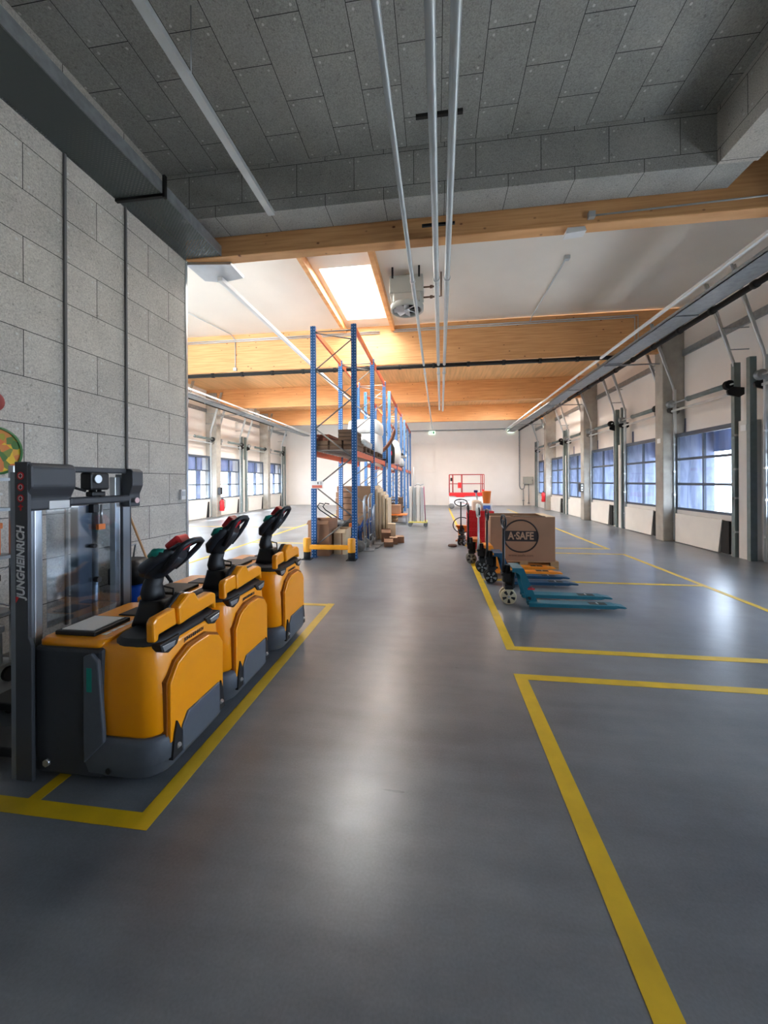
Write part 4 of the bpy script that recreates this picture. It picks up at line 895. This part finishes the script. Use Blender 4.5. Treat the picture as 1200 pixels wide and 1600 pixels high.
# ------------------------------------------------------------------ pallet racks
def perf_blue():
    m = mat('perforated_blue_steel', rgb(30, 84, 160), .4, .15); nt = m.node_tree; L = nt.links.new
    tc = nt.nodes.new('ShaderNodeTexCoord'); sp = nt.nodes.new('ShaderNodeSeparateXYZ'); L(tc.outputs['Object'], sp.inputs[0])
    def M(op, a, c=None):
        n = nt.nodes.new('ShaderNodeMath'); n.operation = op
        for i, v in enumerate((a, c)):
            if v is None: continue
            if isinstance(v, (int, float)): n.inputs[i].default_value = v
            else: L(v, n.inputs[i])
        return n.outputs[0]
    hz = M('LESS_THAN', M('FRACT', M('DIVIDE', M('ADD', sp.outputs[2], 10), .06)), .4)
    hx = M('LESS_THAN', M('ABSOLUTE', M('SUBTRACT', M('ABSOLUTE', sp.outputs[0]), .03)), .009)
    mx = nt.nodes.new('ShaderNodeMix'); mx.data_type = 'RGBA'; L(M('MULTIPLY', hz, hx), mx.inputs[0]); mx.inputs[6].default_value = rgb(8, 80, 138); mx.inputs[7].default_value = rgb(150, 175, 210)
    L(mx.outputs[2], nt.nodes['Principled BSDF'].inputs['Base Color']); return m
blue_p = perf_blue(); brace_m = mat('brace_steel', rgb(120, 116, 112), .5, .4)
XA, XB, ZT = -2.58, -1.70, 4.90
def upright_mb():
    b = MB().box(-.055, .055, -.03, .035, 0, ZT, .004); b.box(-.07, .07, -.06, .06, 0, .012); return b
def rack(label, ys, sign=False):
    t = thing('pallet_rack', ((XA + XB) / 2, ys[0], 0), label, 'rack', 'blue and orange pallet racks'); cx0 = (XA + XB) / 2
    up = None
    for y in ys:
        for x in (XA, XB):
            if up is None: up = upright_mb().build('upright', blue_p, t); o = up
            else: o = up.copy(); COL.objects.link(o); o.parent = t
            o.location = (x - cx0, y - ys[0], 0)
        b = MB(); z = .25; s = 0; h = (XB - XA) / 2 - .04
        for zz in (.18, ZT - .12): b.cyl((-h, y - ys[0], zz), (h, y - ys[0], zz), .014, n=6)
        while z < ZT - .3:
            z2 = min(z + .62, ZT - .14); b.cyl((-h if s % 2 == 0 else h, y - ys[0], z), (h if s % 2 == 0 else -h, y - ys[0], z2), .015, n=6); z = z2; s += 1
        b.build('brace', brace_m, t)
    for a, c in zip(ys, ys[1:]):
        for x in (XA, XB):
            for z in (2.20, ZT - .06):
                b = MB().box(x - cx0 - .025, x - cx0 + .025, a - ys[0] + .035, c - ys[0] - .035, z - .06, z + .06, .004)
                b.box(x - cx0 - .028, x - cx0 + .028, a - ys[0] + .03, a - ys[0] + .04, z - .1, z + .08); b.box(x - cx0 - .028, x - cx0 + .028, c - ys[0] - .04, c - ys[0] - .03, z - .1, z + .08)
                b.build('beam', orange_steel, t)
        b = MB(); n_ = 7
        for k in range(n_):
            yy = a - ys[0] + .12 + k * (c - a - .24) / (n_ - 1) * .96; b.box(-.44, .44, yy - .04, yy + .12, 2.262, 2.285)
        b.build('shelf_slats', mat('grey_shelf_board', rgb(150, 140, 130), .8, var=.15), t)
    if sign:
        sg = MB().box(-.50, -.22, -.066, -.060, 1.46, 1.62, .002).build('load_sign', white_pl, t, label='small white and red load sign')
        MB().box(-.46, -.24, -.068, -.066, 1.47, 1.53).build('red_field', mat('pinkish_red', rgb(214, 110, 90), .5), sg)
        MB().box(-.34, -.32, -.068, -.066, 1.55, 1.60).build('pictogram', ink, sg); MB().box(-.27, -.26, -.068, -.066, 1.54, 1.60).build('pictogram', ink, sg)
    return t
rack('blue pallet rack with orange beams, nearest run behind the yellow barrier', [7.88, 10.2, 12.58], True)
rack('blue pallet rack with orange beams, middle run', [13.95, 16.3, 18.7])
rack('blue pallet rack with orange beams, farthest run towards the back wall', [20.6, 22.9, 25.2])
# barrier
t = thing('rack_barrier', (-2.19, 7.66, 0), 'low yellow and black impact barrier in front of the first rack', 'barrier')
for s in (-1, 1):
    MB().lathe([(0, .01), (.072, .01), (.072, .16), (0, .16)], (s * .47, 0, 0)).box(s * .47 - .1, s * .47 + .1, -.1, .1, 0, .012).build('post_base', rubber, t)
    MB().lathe([(0, .16), (.078, .16), (.08, .17), (.08, .42), (.07, .44), (0, .445)], (s * .47, 0, 0)).build('post_sleeve', safety_orange, t)
MB().box(-.41, .41, -.05, .0, .21, .31, .02).build('rail', safety_orange, t)

def carton(name, x0, x1, y0, y1, z0, z1, m, label, cat='box', group=None, flap=True, rz=0, open_top=False):
    cx_, cy_ = (x0 + x1) / 2, (y0 + y1) / 2; t = thing(name, (cx_, cy_, z0), label, cat, group, rz); hx_, hy_, h_ = (x1 - x0) / 2, (y1 - y0) / 2, z1 - z0
    if open_top:
        b = MB()
        for s in (-1, 1): b.box(-hx_, hx_, s * hy_ - .004, s * hy_ + .004, 0, h_); b.box(s * hx_ - .004, s * hx_ + .004, -hy_, hy_, 0, h_)
        b.box(-hx_, hx_, -hy_, hy_, 0, .006); b.build('body', m, t)
        MB().prism([(-hy_, h_), (-hy_ - .10, h_ - .07), (-hy_ - .105, h_ - .065), (-hy_, h_ + .006)], -hx_, hx_, 'x').build('flap', m, t)
    else:
        MB().box(-hx_, hx_, -hy_, hy_, 0, h_, .006).build('body', m, t)
        MB().box(-hx_, hx_, -.03, .03, h_, h_ + .001).box(-.03 if False else -hx_ - .001, -hx_, -.03, .03, h_ * .75, h_).build('tape', mat('brown_tape', rgb(190, 160, 120), .4), t)
    return t
carton('cardboard_box', -2.76, -2.30, 8.02, 8.75, 0, .76, cardboard, 'large plain brown carton under the first rack behind the left barrier post', open_top=True)
c = carton('cardboard_box', -2.25, -1.98, 8.25, 8.75, 0, .55, carton_pale, 'pale white carton with a brown band beside the plain brown carton', open_top=True)
MB().box(.03, .06, -.256, -.25, 0, .55).build('brown_band', cardboard, c)
t = thing('wheeled_machine', (-2.2, 9.35, 0), 'black wheeled machine with two curved push handles under the first rack', 'machine')
MB().loft([rring(-.3, .3, -.35, .35, .16, .08), rring(-.3, .3, -.35, .35, .42, .08), rring(-.2, .2, -.22, .22, .62, .07)]).build('housing', black, t)
for s in (-.25, .25):
    for q in (-.3, .3): MB().cyl((s - .03, q, .12), (s + .03, q, .12), .12).build('wheel', rubber, t)
for s in (0, .14): MB().tube([(-.1 + s, -.1, .55), (-.35 + s, -.2, .72), (-.62 + s, -.3, .92), (-.68 + s, -.3, 1.0), (-.62 + s, -.3, 1.08), (-.52 + s, -.3, 1.06)], .014).build('push_handle', blackm, t)
MB().box(.1, .28, -.3, -.1, .42, .6, .02).build('orange_cap', orange_pl, t); MB().ball((-.15, -.2, .6), .1, (1.2, 1, .7)).build('grey_cover', galv_light, t)

def sack_truck(label, loc, rz, lower=blue_steel, h=1.25):
    t = thing('sack_truck', loc, label, 'hand truck', 'silver and blue sack trucks', rz)
    for s in (-1, 1):
        MB().tube([(s * .16, 0, .12), (s * .16, .02, h - .12), (s * .14, .0, h - .02), (s * .10, -.02, h)], .016, n=8).build('side_tube', silver, t)
        MB().lathe([(0, -.03), (.05, -.035), (.055, -.02), (.10, -.03), (.125, -.02), (.125, .02), (.10, .03), (.055, .02), (.05, .035), (0, .03)], (s * .20, .10, .125), axis='x').build('wheel', grey_wheel, t)
        MB().tube([(s * .17, .10, .125), (s * .16, .12, .5), (s * .16, .02, .72)], .014, n=8).build('brace', lower, t)
        MB().tube([(s * .16, 0, .62), (s * .15, .22, .50), (s * .15, .32, .30)], .012, n=8).build('stair_glide', lower, t)
    b = MB()
    for z in (.3, .62, .95, h): b.cyl((-.16 if z < h else -.1, .01 if z < h else -.02, z), (.16 if z < h else .1, .01 if z < h else -.02, z), .012, n=8)
    b.build('cross_tube', silver, t)
    MB().box(-.2, .2, -.22, .0, .01, .022).box(-.2, .2, -.006, .006, .01, .16).build('toe_plate', silver, t)
    MB().cyl((-.22, .10, .125), (.22, .10, .125), .01).build('axle', silver, t)
sack_truck('silver sack truck with blue braces, front one of three by the rack', (-1.66, 8.85, 0), R(95), h=1.27)
sack_truck('silver sack truck partly behind the second rack upright, left one of three', (-1.60, 9.27, 0), R(88), h=1.30)
sack_truck('silver sack truck with blue stair glides, rear one of three by the small cartons', (-1.58, 9.72, 0), R(93), h=1.0)
# stacked flat cartons
stk = None
names = ['lowest', 'second', 'third', 'fourth', 'fifth', 'sixth', 'seventh', 'eighth', 'topmost']
for i in range(9):
    b = MB().box(-.3, .3, -.4, .4, 0, .15, .012); b.box(-.08, .08, -.404, -.40, .07, .11); b.box(-.08, .08, -.404, -.4, .14, .155)
    if stk is None: stk = b.build('flat_carton', cardboard); c = stk
    else: b.bm.free(); c = stk.copy(); COL.objects.link(c)
    dress(c, 'flat brown carton, %s layer of the stack under the first rack' % names[i], 'box', 'flat cartons stacked under the first rack'); c.location = (-2.52 + .02 * ((i * 7) % 3), 10.9 + .015 * (i % 2), .0 + i * .165); c.rotation_euler.z = R(((i * 13) % 5) - 2)
for k, (x0, x1, z1) in enumerate([(-2.18, -1.78, 1.50)]):
    for i in range(4): carton('flat_carton', x0, x1, 10.45, 11.2, i * .37, i * .37 + .36, mat('dark_cardboard', rgb(128, 98, 74), .85, var=.08), 'darker brown carton, %s of four stacked behind the sack trucks' % ['lowest', 'second', 'third', 'topmost'][i])
for i in range(5):
    carton('tall_carton', -1.74 + i * .012 + i * .07, -1.68 + i * .012 + i * .07, 10.3 + i * .09, 11.5, .0, 1.48 - i * .09, carton_pale, 'tall narrow pale carton on end, %s from the left by the rack' % ['first', 'second', 'third', 'fourth', 'fifth'][i])
for (x0, x1, y0, y1, z0, z1, lab) in [(-1.30, -1.08, 9.35, 9.62, 0, .19, 'small open brown carton nearest the aisle floor, leftmost of the small ones'), (-1.20, -1.00, 9.68, 9.92, 0, .17, 'small brown carton in the middle of the little floor pile'), (-1.08, -.86, 9.95, 10.25, 0, .16, 'small brown carton rightmost on the aisle floor by the rack'),
                                      (-1.46, -1.22, 10.0, 10.3, 0, .33, 'medium brown carton behind the small open ones'), (-1.34, -1.12, 10.35, 10.6, 0, .45, 'pale square carton standing at the right end of the small pile')]:
    carton('small_carton', x0, x1, y0, y1, z0, z1, cardboard if 'pale' not in lab else carton_pale, lab, open_top='open' in lab, rz=R(8 if 'small' in lab else 0))
# further under-rack goods
idx = 0
for (x, y, n_, m, lab) in [(-2.15, 15.1, 4, raw_wood, 'middle'), (-2.15, 17.5, 6, old_wood, 'rear')]:
    for i in range(n_):
        pallet((x, y, i * .146), 'empty wooden pallet, %s in the %s pallet stack under the racks' % (['lowest', 'second', 'third', 'fourth', 'fifth', 'sixth'][i], lab), 'stacked empty pallets', 0, m=m)
t = thing('platform_truck', (-1.55, 14.45, 0), 'low orange platform truck sticking out of the middle rack run', 'platform truck')
MB().box(-.4, .45, -.3, .3, .34, .38, .006).build('platform', orange_pl, t); [MB().tube([(-.35, q, .34), (-.35, q, .02), (.42, q, .02), (.42, q, .34)], .02).build('frame', galv, t) for q in (-.25, .25)]
for (x0, x1, y0, z0, z1, m, lab) in [(-2.5, -2.1, 14.05, 0, 1.2, cardboard, 'tall brown carton at the front of the middle rack run'), (-1.75, -1.35, 14.25, .385, .72, cardboard, 'low brown carton on the orange platform truck'), (-2.45, -2.12, 14.08, 1.2, 1.42, mat('brick_red_box', rgb(170, 84, 66), .8), 'brick red flat box on the tall brown carton of the middle rack')]:
    carton('cardboard_box', x0, x1, y0, y0 + .45, z0, z1, m, lab)
t = thing('long_bars', (-2.0, 15.0, .586), 'bundle of dark steel bars lying across the middle pallet stack', 'bars')
for i in range(4): MB().box(-.5, .75, -.1 + i * .06, -.06 + i * .06, 0, .04).build('bar', old_wood, t)
# shelf level goods (deck top z 2.285)
Z = 2.287
t = thing('timber_stack', (-2.35, 8.35, Z), 'stack of dark timber squared lengths on the front of the first rack shelf', 'timber')
for r_ in range(2):
    for c_ in range(3): MB().box(-.2 + c_ * .30 - .0, -.2 + c_ * .30 + .26, -.4, .5, r_ * .10, r_ * .10 + .09, .004).build('timber', old_wood, t)
t = thing('timber_stack', (-2.42, 8.2, Z + .20), 'small bundle of reddish brown battens on the dark timber stack', 'timber')
rb = mat('reddish_batten', rgb(120, 62, 44), .8, var=.2)
for r_ in range(2):
    for c_ in range(4): MB().box(-.14 + c_ * .075, -.08 + c_ * .075, -.2, .65, r_ * .075, r_ * .075 + .06, .003).build('batten', rb, t)
t = thing('timber_stack', (-1.92, 8.7, Z + .20), 'grey brown planks stacked behind the second upright on the first shelf', 'timber')
for r_ in range(3): MB().box(-.16, .18, -.7, .15, r_ * .08, r_ * .08 + .07, .004).build('plank', old_wood, t)
for i, y in enumerate((9.52, 11.2)):
    pallet((-2.05, y, Z), 'brown pallet lying on the first rack shelf, %s of two' % ['near', 'far'][i], None, R(90), m=old_wood)
wrap = mat('shrink_wrapped_goods', rgb(232, 232, 228), .35, var=.05, scale=6, bump=.3)
t = thing('wrapped_goods', (-2.05, 11.2, Z + .15), 'white shrink-wrapped goods high on the first rack shelf', 'wrapped pallet')
MB().loft([rring(-.42, .42, -.5, .5, 0, .08), rring(-.44, .44, -.52, .52, .25, .1), rring(-.40, .42, -.5, .5, .5, .1), rring(-.3, .3, -.4, .4, .56, .1)]).build('lower_bale', wrap, t)
MB().loft([rring(-.42, .44, -.48, .5, .56, .1), rring(-.46, .46, -.54, .54, .66, .12), rring(-.44, .44, -.5, .5, .88, .12), rring(-.36, .36, -.44, .44, .93, .1)]).build('upper_bale', wrap, t)
t = thing('wrapped_goods', (-1.98, 9.55, Z + .15), 'low translucent wrapped roll beside the second upright on the first shelf', 'wrapped pallet')
MB().loft([rring(-.3, .3, -.45, .45, 0, .08), rring(-.32, .32, -.47, .47, .14, .1), rring(-.2, .2, -.4, .4, .24, .1)]).build('bale', galv_light, t)
t = thing('timber_arch', (-1.75, 13.0, Z + .05), 'curved brown laminated arch sticking out over the shelf edge', 'timber arch')
for q in (0, .14):
    pts = [(-.55 + 1.0 * math.sin(a), -1.0 + q, 1.02 - .98 * math.cos(a)) for a in [R(4 + i * 8) for i in range(11)]]
    MB().tube(pts, [.05] * 10 + [.03], n=6, flat=(.6, (0, 1, 0))).build('curved_member', mat('brown_arch', rgb(118, 72, 50), .6, var=.15), t)
dress(MB().box(-2.5, -1.6, 12.25, 12.3, Z, Z + .05).build('steel_bar', blackm), 'black steel bar lying across behind the curved arch', 'bar')
t = thing('black_sack', (-1.75, 14.5, Z), 'tall black sack next to a white bundle on the middle rack shelf', 'sack')
MB().loft([rring(-.16, .16, -.2, .2, 0, .08), rring(-.19, .18, -.22, .22, .3, .1), rring(-.15, .17, -.2, .2, .6, .08), rring(-.06, .08, -.08, .08, .8, .04)]).build('body', rubber, t); MB().box(-.05, .1, -.23, -.22, .3, .45).build('red_label', red_ink, t)
t = thing('white_bundle', (-1.62, 15.2, Z), 'upright pale wrapped bundle right of the black sack', 'bundle')
MB().loft([rring(-.12, .2, -.25, .25, 0, .08), rring(-.14, .22, -.27, .27, .5, .1), rring(-.1, .15, -.2, .2, .85, .1), rring(-.05, .05, -.1, .1, .95, .04)]).build('body', wrap, t)
t = thing('silver_tube', (-1.75, 16.9, Z + .38), 'silver flue tube lying across the middle rack shelf', 'tube')
MB().cyl((-.3, 0, 0), (.45, 0, .02), .06).build('pipe', silver, t); MB().cyl((.40, 0, .02), (.46, 0, .02), .075).build('collar', silver, t)
t = thing('wrapped_goods', (-1.8, 17.1, Z), 'crumpled clear-wrapped goods below the silver tube', 'wrapped pallet')
MB().loft([rring(-.35, .35, -.4, .4, 0, .08), rring(-.37, .37, -.42, .42, .2, .1), rring(-.3, .3, -.35, .35, .34, .1)]).build('bale', galv_light, t); MB().box(-.2, .2, -.43, -.42, .02, .12).build('red_goods', mat('dull_red_goods', rgb(150, 70, 70), .6), t)
t = thing('black_crate', (-1.75, 18.3, Z), 'black crate at the far end of the middle rack shelf', 'crate')
MB().box(-.18, .18, -.2, .2, 0, .66, .02).build('body', rubber, t); MB().box(-.19, .19, -.21, .21, .3, .36, .01).build('rim', black, t)
carton('cardboard_box', -2.4, -1.75, 15.45, 15.95, Z, Z + .5, mat('blue_grey_box', rgb(70, 100, 140), .7), 'blue grey box on the middle rack shelf behind the white bundle')

# white panel trolley
t = thing('panel_trolley', (-.66, 13.8, 0), 'trolley of upright white panels with yellow base right of the racks', 'trolley')
MB().box(-.33, .33, -.3, .3, .14, .19, .006).build('base', mat('pale_yellow', rgb(214, 202, 110), .6), t)
for x in (-.27, .27):
    for y in (-.24, .24): MB().cyl((x, y - .02, .07), (x, y + .02, .07), .07).build('castor', mat('grey_tyre', rgb(120, 122, 124), .7), t)
for i, x in enumerate((-.25, -.12, .02, .15)): MB().box(x - .05, x + .05, -.25, .25, .19, 1.42 - .03 * (i % 2), .004).build('panel', mat('panel_white_lacquer', rgb(224, 220, 214), .5) if i % 2 == 0 else mat('panel_grey', rgb(180, 182, 184), .5), t)
MB().cyl((-.13, -.28, .19), (-.13, -.28, 2.10), .012).build('pole', galv, t); MB().cyl((.27, -.28, .19), (.22, -.28, 1.42), .016).build('strap_post', mat('maroon', rgb(140, 60, 90), .6), t); MB().cyl((-.31, -.28, .19), (-.29, -.28, 1.4), .012).build('side_post', galv, t)
MB().tube([(-.1, -.26, 1.45), (.0, -.2, 1.52), (.1, -.26, 1.46), (.2, -.2, 1.5)], .02).build('strap', galv, t)
